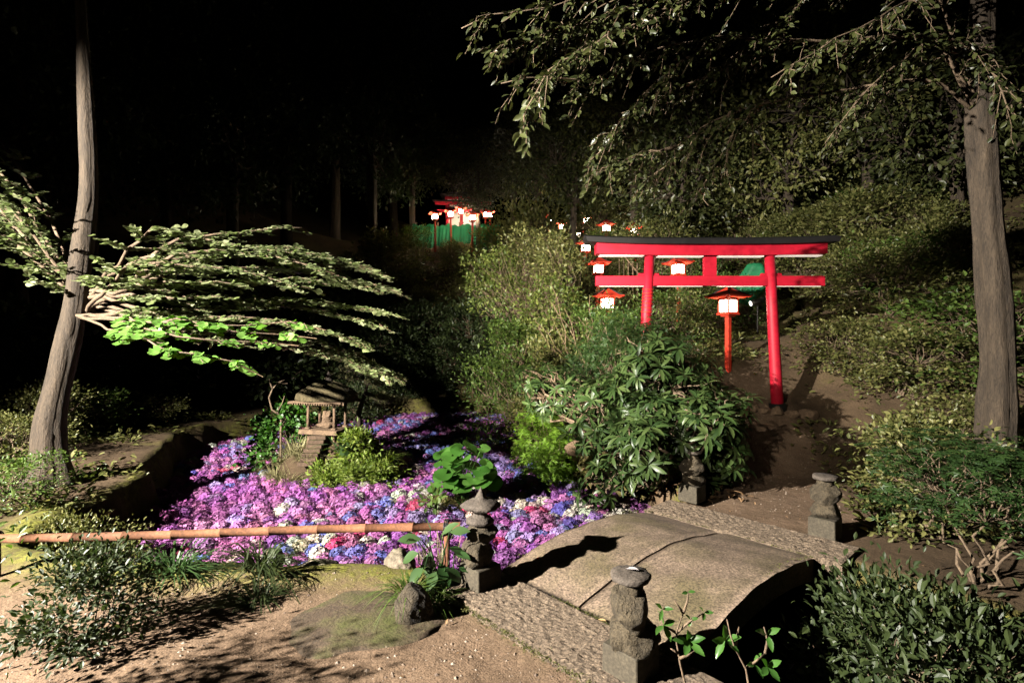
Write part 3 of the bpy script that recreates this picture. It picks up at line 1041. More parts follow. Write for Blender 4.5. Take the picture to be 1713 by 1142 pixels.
# ------------------------------------------------------------------ island shrine
def build_shrine():
    Yc = 7.95
    c = P(547, 715, Yc)
    z0 = c[2]
    s = thing('stone_pavilion', 'miniature stone pavilion with mossy thatch-like roof on the island', 'pavilion', (c[0], Yc, z0), math.radians(-14))
    mb = MB(); mb.box((0, 0, -.035), (.66, .52, .07), 0, .96, .008); mb.build('platform', M['brownstone'], s)
    mb = MB(); mb.box((0, .02, -.24), (.50, .40, .34), 0, .93, .006); mb.build('pedestal', M['brownstone'], s)
    for sx in (-1, 1):
        for sy in (-1, 1):
            q = MB(); q.tube([(sx * .225, sy * .15, 0), (sx * .225, sy * .15, .20), (sx * .222, sy * .15, .40)], [.026, .022, .022], 10)
            q.box((sx * .225, sy * .15, .012), (.075, .075, .026), 0, 1, .004)
            q.build('post', M['brownstone'], s, True)
    q = MB()
    q.box((0, 0, .415), (.84, .58, .03), 0, 1, .004)
    for k in range(20):
        q.box((-.39 + k * .041, -.285, .389), (.018, .025, .022))
        q.box((-.39 + k * .041, .285, .389), (.018, .025, .022))
    q.box((-.42, -.24, .405), (.14, .08, .035), .35); q.box((.42, -.22, .405), (.10, .07, .045), -.3)
    q.build('eaves', M['brownstone'], s)
    q = MB()
    nx = 30
    r = np.random.default_rng(3)
    V, Fq = [], []
    prof = [(1.0, .432), (1.03, .46), (1.0, .52), (.84, .585), (.66, .635), (.46, .685), (.22, .72), (.05, .735)]
    for (k, z) in prof:
        for j in range(nx):
            a = 2 * math.pi * j / nx
            ca, sa = math.cos(a), math.sin(a)
            p = 5 if k > .3 else 3
            rad = 1 / (abs(ca) ** p + abs(sa) ** p) ** (1 / p)
            V.append((.405 * k * rad * ca + r.normal(0, .008), .30 * k * rad * sa + r.normal(0, .008), z + r.normal(0, .008)))
    for i in range(len(prof) - 1):
        for j in range(nx):
            Fq.append((i * nx + j, i * nx + (j + 1) % nx, (i + 1) * nx + (j + 1) % nx, (i + 1) * nx + j))
    q.add(V, [Fq, [tuple(range(nx - 1, -1, -1))], [tuple((len(prof) - 1) * nx + j for j in range(nx))]])
    M['thatch'] = rock_mat('mossy_thatch', (.06, .05, .02), (.20, .16, .08), (.10, .10, .03), 11, .3, 1.2, .4)
    roof = q.build('roof', M['thatch'], s, True)
    q = MB(); q.lathe([(.07, .715), (.06, .745), (.035, .76), (.05, .785), (.045, .81), (.02, .835), (.012, .86), (.002, .885)], (.03, 0, 0), 14)
    q.build('finial', M['cap'], roof, True)
    # worn seated stone figure inside
    st = MB()
    add_rock(st, 71, (0, 0, .05), (.13, .10, .065), 0, 4, .35, .3)
    add_rock(st, 72, (0, 0, .13), (.085, .075, .09), .3, 4, .4, .3)
    add_rock(st, 73, (.03, -.01, .20), (.05, .05, .06), .3, 4, .4, .2)
    add_rock(st, 74, (-.03, 0, .205), (.035, .04, .065), .1, 3, .4, .2)
    tag(st.build('stone_carving', M['brownstone'], None, True, (float(c[0]) + .01, Yc - .02, float(z0))), 'worn pale brown rock carving sitting inside the miniature pavilion', 'carving')
    # steps up to it
    so = thing('stone_steps', 'narrow flight of small brown stone steps rising to the miniature pavilion', 'steps', (c[0] - .05, Yc, z0))
    for k in range(7):
        q = MB()
        q.box((-.012 * k + .02 , -.26 - .042 * k, -.10 - .056 * k), (.25 - .012 * (k % 3), .11, .055), .03 * ((k % 3) - 1), 1, .006)
        q.build('step', M['stepstone'], so)
build_shrine()

# ------------------------------------------------------------------ island plants
def grass_clump(label, cat, loc, n, L, w, curve, m, seed, spread=.06, tilt=.5, group=None, name='grass_clump'):
    r = np.random.default_rng(seed)
    mb = MB()
    a = r.uniform(0, 6.28, n)
    base = np.stack([np.cos(a), np.sin(a), 0 * a], 1) * (spread * np.sqrt(r.random(n)))[:, None]
    ti = r.uniform(.08, tilt, n)
    d = np.stack([np.cos(a) * ti, np.sin(a) * ti, np.ones(n)], 1) + r.normal(0, .1, (n, 3))
    blades(mb, base, d, L * r.uniform(.55, 1.1, n), w * r.uniform(.7, 1.2, n), curve * r.uniform(.5, 1.3, n))
    o = mb.build(name, M[m], None, False, tuple(float(v) for v in loc))
    return tag(o, label, cat, group)

def on(x, y, dz=-.01):
    return (x, y, gz(x, y) + dz)

def isl(px, py, Y):
    q = P(px, py, Y)
    return on(q[0], q[1], -.01)

for k, (px, Y, lab) in enumerate(((462, 7.55, 'pale sedge clump at the left tip of the island'), (480, 7.4, 'pale sedge clump at the island shore left of the steps'), (498, 7.75, 'tall pale sedge clump just left of the pavilion steps'),
                                 (510, 7.35, 'low pale sedge clump at the water below the steps'), (470, 7.95, 'pale sedge clump behind the left shore of the island'), (488, 8.1, 'pale sedge clump under the thin twisted shrub'), (512, 7.6, 'pale sedge clump leaning over the left side of the pavilion steps'), (526, 7.3, 'pale sedge clump at the foot of the pavilion steps'))):
    grass_clump(lab, 'grass', isl(px, 0, Y), 170, .46 if k in (2, 4, 5) else .36, .009, .55, 'l_pale', 200 + k, .13, .9, 'pale sedge clumps on the island')
grass_clump('brown dry sedge tuft at the waterline of the island front', 'grass', isl(505, 0, 7.22), 160, .22, .012, .6, 'l_grass', 210, .14, .9)
# strap-leaved plant right of the steps
grass_clump('dark strap-leaved plant arching beside the pavilion platform', 'plant', isl(578, 0, 7.65), 34, .62, .055, .55, 'l_strap', 212, .10, .75, None, 'strap_leaf_plant')
grass_clump('smaller strap-leaved plant right behind the larger one', 'plant', isl(605, 0, 7.8), 20, .50, .045, .5, 'l_strap', 213, .08, .7, None, 'strap_leaf_plant')
grass_clump('fine dark grass clump at the right end of the island', 'grass', isl(640, 0, 7.85), 150, .36, .010, .6, 'l_fern', 214, .14, 1.0)

def shrub(name, label, cat, loc, radii, K, per, leaf, width, T, m, seed, group=None, **kw):
    r = np.random.default_rng(seed)
    t = thing(name, label, cat, loc, 0, group)
    lm, bm = clump_plant(r, radii, K, per, leaf, width, T, **kw)
    lm.build('foliage', M[m], t)
    if bm.n:
        bm.build('branches', M['twig'], t, True)
    return t
for k, (px, Y, ra, lab) in enumerate(((548, 7.3, (.20, .16, .16), 'low leafy fern shrub at the foot of the steps'), (578, 7.3, (.25, .2, .20), 'yellow-green fern shrub on the front shore of the island'),
                                     (610, 7.35, (.27, .2, .22), 'bright fern shrub in the middle of the island front'), (640, 7.5, (.20, .2, .20), 'fern shrub at the right shore of the island'),
                                     (600, 7.6, (.25, .2, .24), 'taller fern shrub below the strap-leaved plant'))):
    shrub('fern_shrub', lab, 'fern', isl(px, 0, Y), ra, 34, 34, .075, .38, T_PALM if k in (1, 2) else T_OVAL, 'l_fern', 220 + k, 'fern shrubs on the island', clump=.075, stem_r=.006)
shrub('ivy_shrub', 'round-leaved green climber hanging left of the pavilion roof', 'climber', isl(478, 0, 8.2), (.40, .25, .36), 42, 16, .075, .9, T_ROUND, 'l_fuki', 230, None, clump=.10, stem_r=.009, cz=.62)
shrub('leafy_shrub', 'small green leafy shrub at the far left of the island', 'shrub', isl(440, 0, 8.0), (.25, .22, .32), 30, 16, .075, .8, T_ROUND, 'l_fuki', 231, None, clump=.09, stem_r=.009, cz=.45)
shrub('dark_shrub', 'dark low shrub behind the pavilion on the island', 'shrub', isl(540, 0, 8.8), (.9, .25, .42), 50, 40, .07, .5, T_OVAL, 'l_dark', 232, None, clump=.12, stem_r=.01)

def build_vine():
    t = thing('bare_shrub', 'thin bare twisted shrub at the left of the island', 'shrub', isl(462, 0, 7.95))
    o = np.array(t.location)
    mb = MB()
    for pl in (((470, 695), (455, 685), (450, 665), (456, 650), (465, 640), (478, 634), (492, 632)), ((470, 700), (464, 688), (472, 675), (476, 662)), ((456, 650), (452, 640), (450, 634)), ((465, 640), (474, 642), (482, 641))):
        pts = np.array([P(a, b, 7.95) for a, b in pl]) - o
        mb.tube(pts, np.linspace(.016, .006, len(pts)), 6)
    mb.tube([(.07, 0, 0), P(470, 700, 7.95) - o], .016, 6)
    mb.build('stems', M['twig'], t, True)
build_vine()

def build_pine():
    loc = isl(602, 0, 8.25)
    t = thing('pine_tree', 'small garden pine with twisted bare branches right of the pavilion', 'pine', loc)
    o = np.array(loc)
    r = np.random.default_rng(4)
    bm, nm = MB(), MB()
    Yp = 8.2
    tr = [(602, 712), (600, 690), (606, 672), (612, 655), (614, 643), (608, 632), (600, 622)]
    pts = np.array([P(a, b, Yp) for a, b in tr]) - o
    pts[0] = (0, 0, -.03)
    bm.tube(pts, np.linspace(.045, .014, len(pts)), 8)
    tips = []
    for br in (((612, 655), (626, 662), (640, 668), (652, 672), (660, 668)), ((612, 655), (620, 664), (635, 672), (648, 668)), ((614, 643), (626, 640), (640, 642), (650, 638)), ((608, 632), (596, 630), (585, 634), (577, 632)), ((600, 622), (590, 618), (575, 624)),
               ((614, 643), (622, 634), (634, 630), (642, 626)), ((606, 672), (592, 668), (585, 660)), ((600, 622), (612, 616), (622, 622)), ((606, 672), (622, 680), (640, 678))):
        p = np.array([P(a, b, Yp + r.normal(0, .08)) for a, b in br]) - o
        bm.tube(p, np.linspace(.016, .006, len(p)), 6)
        for q in p[1:]:
            for _ in range(9):
                tw = q + r.normal(0, 1, 3) * (.10, .12, .05)
                bm.tube([q, (q + tw) / 2 + r.normal(0, .012, 3), tw], [.005, .004, .003], 4, False)
                tips.append(tw)
    tips = np.array(tips)
    n = 26
    base = np.repeat(tips, n, 0)
    d = r.normal(0, 1, (len(base), 3)) * (1, 1, .7) + (0, 0, .55)
    blades(nm, base, d, r.uniform(.055, .10, len(base)), .005, .1, 2)
    bm.build('trunk', M['bark'], t, True)
    nm.build('needles', M['l_needle'], t)
build_pine()

# ------------------------------------------------------------------ clump of round leaves standing in the pond
def build_fuki():
    q = P(772, 825, 6.42)
    loc = (q[0], 6.45, gz(q[0], 6.45) - .02)
    t = thing('butterbur_clump', 'clump of round kidney-shaped green leaves standing in the middle of the flowers', 'plant', loc)
    r = np.random.default_rng(9)
    sm, lm = MB(), MB()
    n = 64
    for k in range(n):
        a = r.uniform(0, 6.28)
        hh = r.uniform(.22, .72)
        rad = r.uniform(.03, .36) * (1.1 - .45 * hh)
        tip = np.array([math.cos(a) * rad + .03, math.sin(a) * rad * .8, hh])
        b = np.array([r.normal(0, .05), r.normal(0, .05), 0])
        mid = (b + tip) / 2 + np.array([-math.cos(a), -math.sin(a), 0]) * .03 + (0, 0, .04)
        sm.tube([b, mid, tip], [.007, .006, .005], 5, False)
        L = r.uniform(.14, .25)
        up = nrm(np.array([math.cos(a) * .5, math.sin(a) * .4 - .6, 1]) + r.normal(0, .2, 3))
        scatter(lm, T_ROUND, [tip], [nrm(np.array([math.cos(a), math.sin(a), -.25]))], [up], L, L * 1.15)
    lm.build('leaves', M['l_fuki'], t, True)
    sm.build('stems', M['l_fuki'], t, True)
    add = rock
    add(61, (loc[0] + .22, loc[1] - .05, -.42), (.16, .12, .10), 'dark rock at the foot of the round-leaved clump in the pond', .3)
    q2 = P(738, 815, 6.4)
    grass_clump('yellow-brown dry grass tuft left of the round-leaved clump in the pond', 'grass', (q2[0], 6.4, -.46), 330, .44, .007, .75, 'l_grass', 240, .11, .6)
    grass_clump('thin pale dry stalks rising beside the capped stone post', 'grass', (*P(735, 880, 4.6)[:2], -.46), 46, .62, .005, .25, 'l_pale', 241, .22, .4)
build_fuki()
for k, (px, py, Y) in enumerate(((797, 738, 9.4), (725, 835, 6.1))):
    shrub('leafy_sprout', ('small green sprout standing in the flowers behind the round-leaved clump', 'small green sprout in the flowers below the dry grass tuft')[k], 'plant', (*P(px, 0, Y)[:2], -.45), (.14, .14, .14), 8, 7, .09, .5, T_OVAL, 'l_mid', 250 + k, None, clump=.05, stem_r=.005)

# ------------------------------------------------------------------ broad-leaved plant, tufts and seedlings in front
def broad_plant(label, loc, leaves, m, seed, T=T_OVAL, stem=.006, name='broad_leaf_plant', cat='plant'):
    t = thing(name, label, cat, loc)
    o = np.array(loc, float)
    r = np.random.default_rng(seed)
    sm, lm = MB(), MB()
    for (tip, d, L, w) in leaves:
        tip = np.asarray(tip) - o
        b = np.array([r.normal(0, .015), r.normal(0, .015), 0])
        sm.tube(curve_pts(b, tip, r, 5, .05), np.linspace(stem, stem * .6, 5), 5, False)
        up = nrm(np.array([r.normal(0, .2), -.45 + r.normal(0, .15), 1.0]))
        scatter(lm, T, [tip], [d], [up], L, L * w)
    lm.build('leaves', M[m], t, True)
    sm.build('stems', M[m], t, True)
    return t
Yb = 3.3
r_ = np.random.default_rng(31)
lv = []
for (px, py, dx, dz, L) in ((705, 902, -.9, .05, .15), (738, 895, .4, .3, .14), (722, 920, -.1, -.8, .18), (700, 925, -.8, -.5, .14), (750, 915, .7, -.3, .13), (752, 890, .9, .1, .13), (720, 885, -.2, .8, .10),
                            (735, 940, .3, -.7, .17), (708, 945, -.5, -.6, .14), (745, 950, .6, -.5, .14), (760, 925, .9, -.1, .12), (725, 965, .1, -.7, .14), (748, 970, .5, -.6, .12), (700, 905, -.7, .4, .10), (765, 945, .9, -.3, .1), (730, 955, -.3, -.5, .13)):
    lv.append((P(px, py, Yb + r_.normal(0, .06)), np.array([dx, r_.normal(-.25, .3), dz]), L, r_.uniform(.5, .62)))
broad_plant('broad dark-leaved plant beside the capped stone post at the end of the rail', on(-.45, 3.36), lv, 'l_strap', 5)
grass_clump('arching green grass tuft over the upright cracked rock', 'grass', on(-.62, 3.14, .08), 110, .24, .008, .85, 'l_mid', 260, .09, 1.2)
grass_clump('green grass tuft at the foot of the broad dark-leaved plant', 'grass', on(-.50, 3.2, 0), 90, .24, .008, .8, 'l_mid', 261, .07, 1.1)
grass_clump('dark arching grass clump on the rocks below the rail at the left', 'grass', on(-1.66, 3.42, .06), 140, .40, .011, .9, 'l_dark', 262, .10, 1.1)
grass_clump('low dark grass clump in the shade of the left rocks', 'grass', on(-1.56, 3.18, 0), 90, .24, .009, .9, 'l_dark', 263, .1, 1.1)
grass_clump('dark arching grass clump further left along the pond edge', 'grass', on(-2.3, 3.5, .0), 150, .42, .012, .9, 'l_strap', 264, .12, 1.1)

def seedling(label, Y, stems, leafsets, seed):
    base = P(*stems[0][0], Y)
    gx, gy = float(base[0]), float(Y)
    loc = (gx, gy, gz(gx, gy))
    t = thing('seedling', label, 'seedling', loc, 0, None)
    o = np.array(loc)
    r = np.random.default_rng(seed)
    sm, lm = MB(), MB()
    for i, st in enumerate(stems):
        p = [P(a, b, Y + r.normal(0, .01)) - o for a, b in st]
        if i == 0:
            p = [np.array([0, 0, 0.0])] + p
        sm.tube(p, np.linspace(.005, .0022, len(p)), 6)
    for (px, py, n, L) in leafsets:
        c = P(px, py, Y) - o
        a = np.linspace(0, 6.28, n, endpoint=False) + r.uniform(0, 1)
        d = np.stack([np.cos(a), r.normal(-.3, .3, n), np.sin(a) * .8 + .1], 1)
        scatter(lm, T_OVAL, np.tile(c, (n, 1)), d, nrm(np.array([.0, -.6, .8]) + r.normal(0, .3, (n, 3))), L * r.uniform(.75, 1.15, n), L * .42)
    lm.build('leaves', M['l_seed'], t, True)
    sm.build('stems', M['twig'], t, True)
M['l_seed'] = leaf_mat('glossy_seedling_leaf', [(.04, .11, .02), (.08, .19, .035)], .3, .25, coat=.3)
seedling('leafy seedling with reddish stem in front of the nearest stone post', 1.75, [[(1146, 1142), (1138, 1110), (1132, 1075), (1132, 1055), (1143, 1025)], [(1132, 1058), (1152, 1040), (1176, 1025)], [(1132, 1058), (1118, 1050), (1108, 1045)], [(1143, 1025), (1128, 1004)], [(1143, 1025), (1150, 1005), (1151, 990)], [(1135, 1092), (1122, 1084)], [(1137, 1100), (1150, 1096), (1162, 1088)]],
         [(1110, 1045, 4, .055), (1108, 1018, 3, .036), (1152, 1072, 5, .058), (1151, 990, 2, .03), (1178, 1024, 3, .036), (1155, 1035, 3, .03)], 1)
seedling('leafy seedling at the lower right, behind the rock at the picture corner', 1.72, [[(1252, 1142), (1248, 1118), (1230, 1085), (1222, 1062), (1216, 1035)], [(1230, 1085), (1234, 1060), (1236, 1048)], [(1250, 1115), (1265, 1105), (1280, 1092)], [(1280, 1092), (1284, 1070), (1278, 1048)]],
         [(1213, 1070, 5, .06), (1262, 1110, 3, .04), (1283, 1060, 3, .05), (1284, 1115, 4, .055)], 2)

# ------------------------------------------------------------------ sprays of a branch: twigs + leaves
def spray(bm, lm, pts, r, T, nside, side_len, nleaf, leaf, width, rad, flat=1.0, droop=.2, start=.25, lup=(0, 0, 1), jit=.35):
    pts = np.asarray(pts, float)
    n = len(pts)
    seg = np.linalg.norm(np.diff(pts, axis=0), axis=1)
    cum = np.concatenate([[0], np.cumsum(seg)])
    m_ = max(8, n * 3)
    tt = np.linspace(0, cum[-1], m_)
    fine = np.stack([np.interp(tt, cum, pts[:, i]) for i in range(3)], 1)
    fine[1:-1] += r.normal(0, .012, (m_ - 2, 3))
    bm.tube(fine, np.linspace(rad, rad * .22, m_), 6)
    P_, D_, Lf = [], [], []
    for k in range(nside):
        f = start + (1 - start) * (k + r.random()) / nside
        i = min(m_ - 2, int(f * (m_ - 1)))
        p0 = fine[i]
        fw = nrm(fine[i + 1] - fine[i])
        sd = nrm(np.cross(fw, [0, 0, 1])) * (1 if k % 2 else -1)
        d = nrm(fw * r.uniform(.5, 1.1) + sd * r.uniform(.4, 1.0) + np.array([0, 0, r.normal(0, .35) * (1.2 - flat)]))
        L = side_len * r.uniform(.5, 1.2) * (1.15 - .5 * f)
        q = np.linspace(0, 1, 5)[:, None]
        tw = p0 + d * L * q
        tw[:, 2] -= droop * L * q[:, 0] ** 2
        tw[1:] += r.normal(0, .01, (4, 3))
        bm.tube(tw, np.linspace(rad * .28, .0025, 5), 4, False)
        for j in range(nleaf):
            u = (j + .6) / nleaf * 4
            a = min(3, int(u))
            b = tw[a] + (tw[a + 1] - tw[a]) * (u - a)
            lr = nrm(np.cross(d, [0, 0, 1])) * (1 if j % 2 else -1)
            P_.append(b + r.normal(0, .008, 3))
            D_.append(d * r.uniform(.3, .9) + lr * r.uniform(.4, 1.0) + np.array([0, 0, -droop * r.uniform(.2, 1.8)]) + r.normal(0, .2, 3))
    P_, D_ = np.array(P_), np.array(D_)
    L = leaf * r.uniform(.6, 1.2, len(P_))
    scatter(lm, T, P_, D_, nrm(np.asarray(lup, float) + r.normal(0, jit, (len(P_), 3))), L, L * width)

def build_left_tree():
    gx, gy = -5.0, 6.0
    base = np.array([-5.1, 5.7, gz(-5.1, 5.7) - .05])
    t = thing('round_leaf_tree', 'tree with tiers of pale round leaves reaching in over the pond from the left', 'tree', base)
    r = np.random.default_rng(14)
    bm, lm = MB(), MB()
    tk = MB()
    fork = np.array([-5.0, 5.9, 1.9])
    trunk_tube(tk, [base - base, np.array([-5.15, 5.75, .7]) - base, fork - base, np.array([-4.9, 6.0, 3.4]) - base, np.array([-5.2, 6.2, 6.0]) - base], [.16, .13, .11, .09, .05], 1)
    tk.build('trunk', M['bark'], t, True)
    lines = [
        [(300, 420, 5.0), (428, 420, 5.4), (500, 425, 5.6), (560, 435, 5.7), (610, 448, 5.8), (650, 462, 5.8)],
        [(300, 450, 5.4), (428, 445, 5.8), (520, 452, 6.0), (600, 468, 6.1), (662, 486, 6.1)],
        [(280, 470, 4.9), (428, 470, 5.2), (500, 468, 5.4), (560, 470, 5.5), (620, 480, 5.5)],
        [(280, 500, 5.0), (428, 502, 5.4), (500, 500, 5.5), (560, 508, 5.6), (610, 516, 5.6), (655, 524, 5.6)],
        [(280, 520, 5.2), (428, 512, 5.6), (510, 512, 5.7), (570, 522, 5.8), (640, 546, 5.8)],
        [(290, 560, 5.3), (428, 545, 5.8), (500, 560, 6.0), (580, 586, 6.2), (640, 612, 6.2), (672, 632, 6.2)],
        [(290, 560, 5.2), (428, 572, 5.5), (490, 578, 5.7), (550, 590, 5.8), (620, 612, 5.9), (668, 634, 5.9)],
        [(300, 400, 6.0), (428, 386, 6.4), (470, 382, 6.5), (505, 381, 6.5)],
        [(300, 430, 5.8), (430, 412, 6.3), (520, 420, 6.5), (600, 440, 6.6)],
        [(250, 380, 5.2), (350, 400, 5.3), (470, 432, 5.2), (560, 458, 5.2)],
        [(290, 545, 5.6), (428, 556, 6.1), (500, 572, 6.3), (570, 596, 6.4), (630, 622, 6.4)],
        [(290, 535, 5.0), (428, 532, 5.3), (500, 540, 5.4), (560, 556, 5.5), (620, 580, 5.5)],
        [(220, 440, 4.6), (330, 445, 4.9), (420, 455, 5.0), (520, 482, 5.0)],
    ]
    for k, ln in enumerate(lines):
        p = np.array([P(*q) for q in ln]) - base
        far = fork - base + np.array([-.1, .2, .1 * (k % 4)])
        p = np.concatenate([[far], p])
        spray(bm, lm, p, r, T_ROUND, 42 if k != 7 else 16, .55, 14, .082, .85, .026, 1.12, .10, .36, (0, -.15, 1), .2)
    # upper tiers beyond the left edge of the photograph
    for k in range(10):
        a = r.uniform(2.4, 4.3)
        z = r.uniform(2.9, 4.3)
        p0 = fork + (0, .3, 0)
        end = fork + np.array([math.cos(a) * 1.8, math.sin(a) * 1.2 + .3, z - 1.6])
        spray(bm, lm, np.array([p0, (p0 + end) / 2 + (0, 0, .2), end]) - base, r, T_ROUND, 22, .55, 11, .088, .85, .03, 1.0, .22, .2, (0, 0, 1), .25)
    bm.build('branches', M['twig'], t, True)
    crown = lm.build('foliage', M['l_tree'], t, True)
    # low bright sprig nearest to the camera
    b2, l2 = MB(), MB()
    for ln in ([(300, 540, 4.0), (400, 546, 4.1), (470, 540, 4.2), (545, 552, 4.3)], [(300, 560, 3.9), (400, 570, 4.0), (470, 574, 4.1), (500, 578, 4.1)], [(300, 590, 3.8), (380, 592, 3.9), (430, 612, 3.9), (440, 630, 3.9)], [(300, 540, 4.0), (400, 555, 4.1), (480, 556, 4.2), (530, 566, 4.25)]):
        p = np.array([P(*q) for q in ln]) - base
        p = np.concatenate([[fork - base], p])
        spray(b2, l2, p, r, T_ROUND, 15, .26, 6, .085, .92, .016, 1.0, .15, .45, (0, -.55, 1), .18)
    b2.build('low_branch', M['twig'], t, True)
    M['l_lime'] = leaf_mat('backlit_lime_leaf', [(.12, .27, .04), (.20, .40, .08)], .45, .3)  # brightness of light coming through the leaves is put into their colour
    l2.build('low_leaves', M['l_lime'], t, True)
build_left_tree()

def build_over_tree():
    base = np.array([4.75, 5.1, gz(4.75, 5.1) - .05])
    t = thing('overhanging_tree', 'tree whose leafy branches hang over the scene from the upper right', 'tree', base)
    r = np.random.default_rng(15)
    bm, lm, tk = MB(), MB(), MB()
    top = np.array([4.7, 5.2, 3.9])
    trunk_tube(tk, [base - base, np.array([4.85, 5.15, 1.5]) - base, top - base, np.array([4.9, 5.3, 6.5]) - base], [.17, .14, .12, .08], 2)
    tk.build('trunk', M['bark'], t, True)
    lines = [
        ([(1560, -40, 5.0), (1400, -50, 4.8), (1250, -40, 4.6), (1100, -10, 4.3), (960, 0, 4.0), (860, 18, 3.9), (800, 35, 3.9), (772, 48, 3.9)], 44, .40),
        ([(1250, -40, 4.6), (1100, 20, 4.2), (1000, 70, 4.0), (930, 110, 3.9), (890, 160, 3.8), (872, 215, 3.8)], 40, .34),
        ([(1560, 130, 5.0), (1420, 150, 5.2), (1285, 170, 5.2), (1230, 185, 5.2), (1175, 215, 5.2), (1130, 245, 5.2), (1085, 268, 5.2)], 26, .4),
        ([(1230, 185, 5.2), (1190, 225, 5.2), (1160, 245, 5.2), (1120, 275, 5.2), (1080, 300, 5.2)], 24, .36),
        ([(1560, 60, 5.0), (1380, 70, 4.8), (1200, 60, 4.6), (1080, 90, 4.4), (1000, 130, 4.3), (900, 135, 4.1), (838, 140, 4.0)], 46, .42),
        ([(1200, 60, 4.6), (1110, 130, 4.6), (1060, 180, 4.6), (1010, 240, 4.7), (985, 275, 4.7)], 30, .38),
        ([(1130, 245, 5.2), (1060, 262, 5.2), (1010, 285, 5.2), (985, 300, 5.2)], 18, .3),
        ([(1285, 170, 5.2), (1220, 230, 5.3), (1195, 285, 5.3), (1170, 320, 5.3)], 16, .4),
        ([(1400, -50, 4.8), (1300, 40, 4.9), (1200, 120, 4.9), (1120, 160, 4.9), (1040, 190, 4.9)], 34, .42),
        ([(1100, -10, 4.3), (1020, 30, 4.2), (940, 50, 4.1), (860, 75, 4.0), (820, 90, 4.0)], 34, .32),
        ([(1560, 60, 5.0), (1450, 150, 5.0), (1380, 240, 5.0)], 20, .4),
        ([(1560, -20, 5.0), (1480, 20, 4.6), (1360, 90, 4.4), (1290, 130, 4.3)], 24, .4),
        ([(1600, 60, 5.0), (1660, 120, 4.9), (1700, 200, 4.9)], 20, .4),
    ]
    for ln, ns, sl in lines:
        p = np.array([P(*q) for q in ln]) - base
        if ln[0][0] >= 1500:
            p = np.concatenate([[top - base], p])
        spray(bm, lm, p, r, T_OVAL, int(ns * 1.55), sl, 9, .080, .46, .020, .35, .55, .2, (0, -.5, .6), .45)
    bm.build('branches', M['twig'], t, True)
    lm.build('foliage', M['l_camellia'], t, True)
build_over_tree()

# ------------------------------------------------------------------ torii
def torii(label, loc, half, H, sc_=1.0, group=None):
    t = thing('torii_gate', label, 'torii', loc, 0, None, sc_)
    # local origin on the ground between the pillars
    q = MB()
    kz = H
    n = 40
    V, Fq = [], []
    for i in range(n + 1):
        u = -1 + 2 * i / n
        x = u * (half * 2.08)
        up = .035 * abs(u) ** 3
        for (yy, zz) in ((-.16, .0), (-.16, .075), (0, .125), (.16, .075), (.16, .0)):
            V.append((x * (1.0 if zz < .05 else 1.015), yy, kz + zz + up))
    for i in range(n):
        for k in range(5):
            a, b = i * 5 + k, i * 5 + (k + 1) % 5
            Fq.append((a, b, b + 5, a + 5))
    q.add(V, [Fq, [tuple(range(4, -1, -1)), tuple(n * 5 + k for k in range(5))]])
    q.build('kasagi', M['black'], t)
    q = MB(); V, Fq = [], []
    for i in range(n + 1):
        u = -1 + 2 * i / n
        x = u * (half * 1.92)
        up = .035 * abs(u * .92) ** 3
        for (yy, zz) in ((-.10, -.155), (-.10, -.003), (.10, -.003), (.10, -.155)):
            V.append((x, yy, kz + zz + up))
    for i in range(n):
        for k in range(4):
            a, b = i * 4 + k, i * 4 + (k + 1) % 4
            Fq.append((a, b, b + 4, a + 4))
    q.add(V, [Fq, [tuple(range(3, -1, -1)), tuple(n * 4 + k for k in range(4))]])
    q.build('shimaki', M['red'], t)
    nz = kz - .52
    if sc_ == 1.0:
        for x0_, x1_ in ((-half * 1.86, -half - .10), (-half + .10, -.11), (.11, half - .10), (half + .10, half * 1.86)):  # glowing strips added to give the beams their bright white undersides
            q = MB(); q.box(((x0_ + x1_) / 2, 0, kz - .1635 + (.03 * abs((x0_ + x1_) / 2 / half / 2) ** 3)), (abs(x1_ - x0_), .12, .012)); q.build('underside_glow', M['strip'], t)
            q = MB(); q.box(((x0_ + x1_) / 2, 0, nz - .079), (abs(x1_ - x0_), .05, .005)); q.build('underside_glow', M['strip'], t)
    q = MB(); q.box((0, 0, nz), (half * 3.84, .085, .145), 0, 1, .004); q.build('tie_beam', M['red'], t)
    q = MB(); q.box((0, 0, (nz + .0725 + kz - .155) / 2), (.178, .075, kz - .155 - nz - .0725 - .002), 0); q.build('strut', M['red'], t)
    for sx in (-1, 1):
        q = MB()
        x1 = sx * half; x0 = sx * (half + .13)
        def xa(z): return x0 + (x1 - x0) * z / kz
        q.tube([(xa(-.2), 0, -.2), (xa(.6), 0, .6), (xa(1.4), 0, 1.4), (xa(kz - .16), 0, kz - .158)], [.090, .083, .077, .071], 20)
        pl = q.build('pillar', M['red'], t, True)
        q = MB()
        for s2 in (-1, 1):
            q.box((xa(nz) + s2 * .105, 0, nz + .0925), (.10, .06, .038), 0, .8)
        q.build('wedge', M['red'], pl)
        q = MB(); q.tube([(xa(-.2), 0, -.2), (xa(.14), 0, .14)], [.125, .118], 20)
        q.build('foot_band', M['black'], pl, True)
        q = MB()
        for k in range(7):
            z = nz - .12 - .055 * k
            aa = np.linspace(0, 6.283, 19)
            q.tube(np.stack([xa(z) + np.cos(aa) * .083, np.sin(aa) * .083, z + .012 * np.sin(aa + k)], 1), .006, 5, False)
        if sx < 0 and sc_ == 1.0:
            q.build('rope_winding', M['lacquer'], pl, True)
    return t
TY = 7.6
tx = (1187 - CX) / F * TY
tz = .55
torii('big red torii gate with black top beam spanning the path', (tx, TY, tz), .875, 1.6 + (571 - 411) / F * TY - tz)

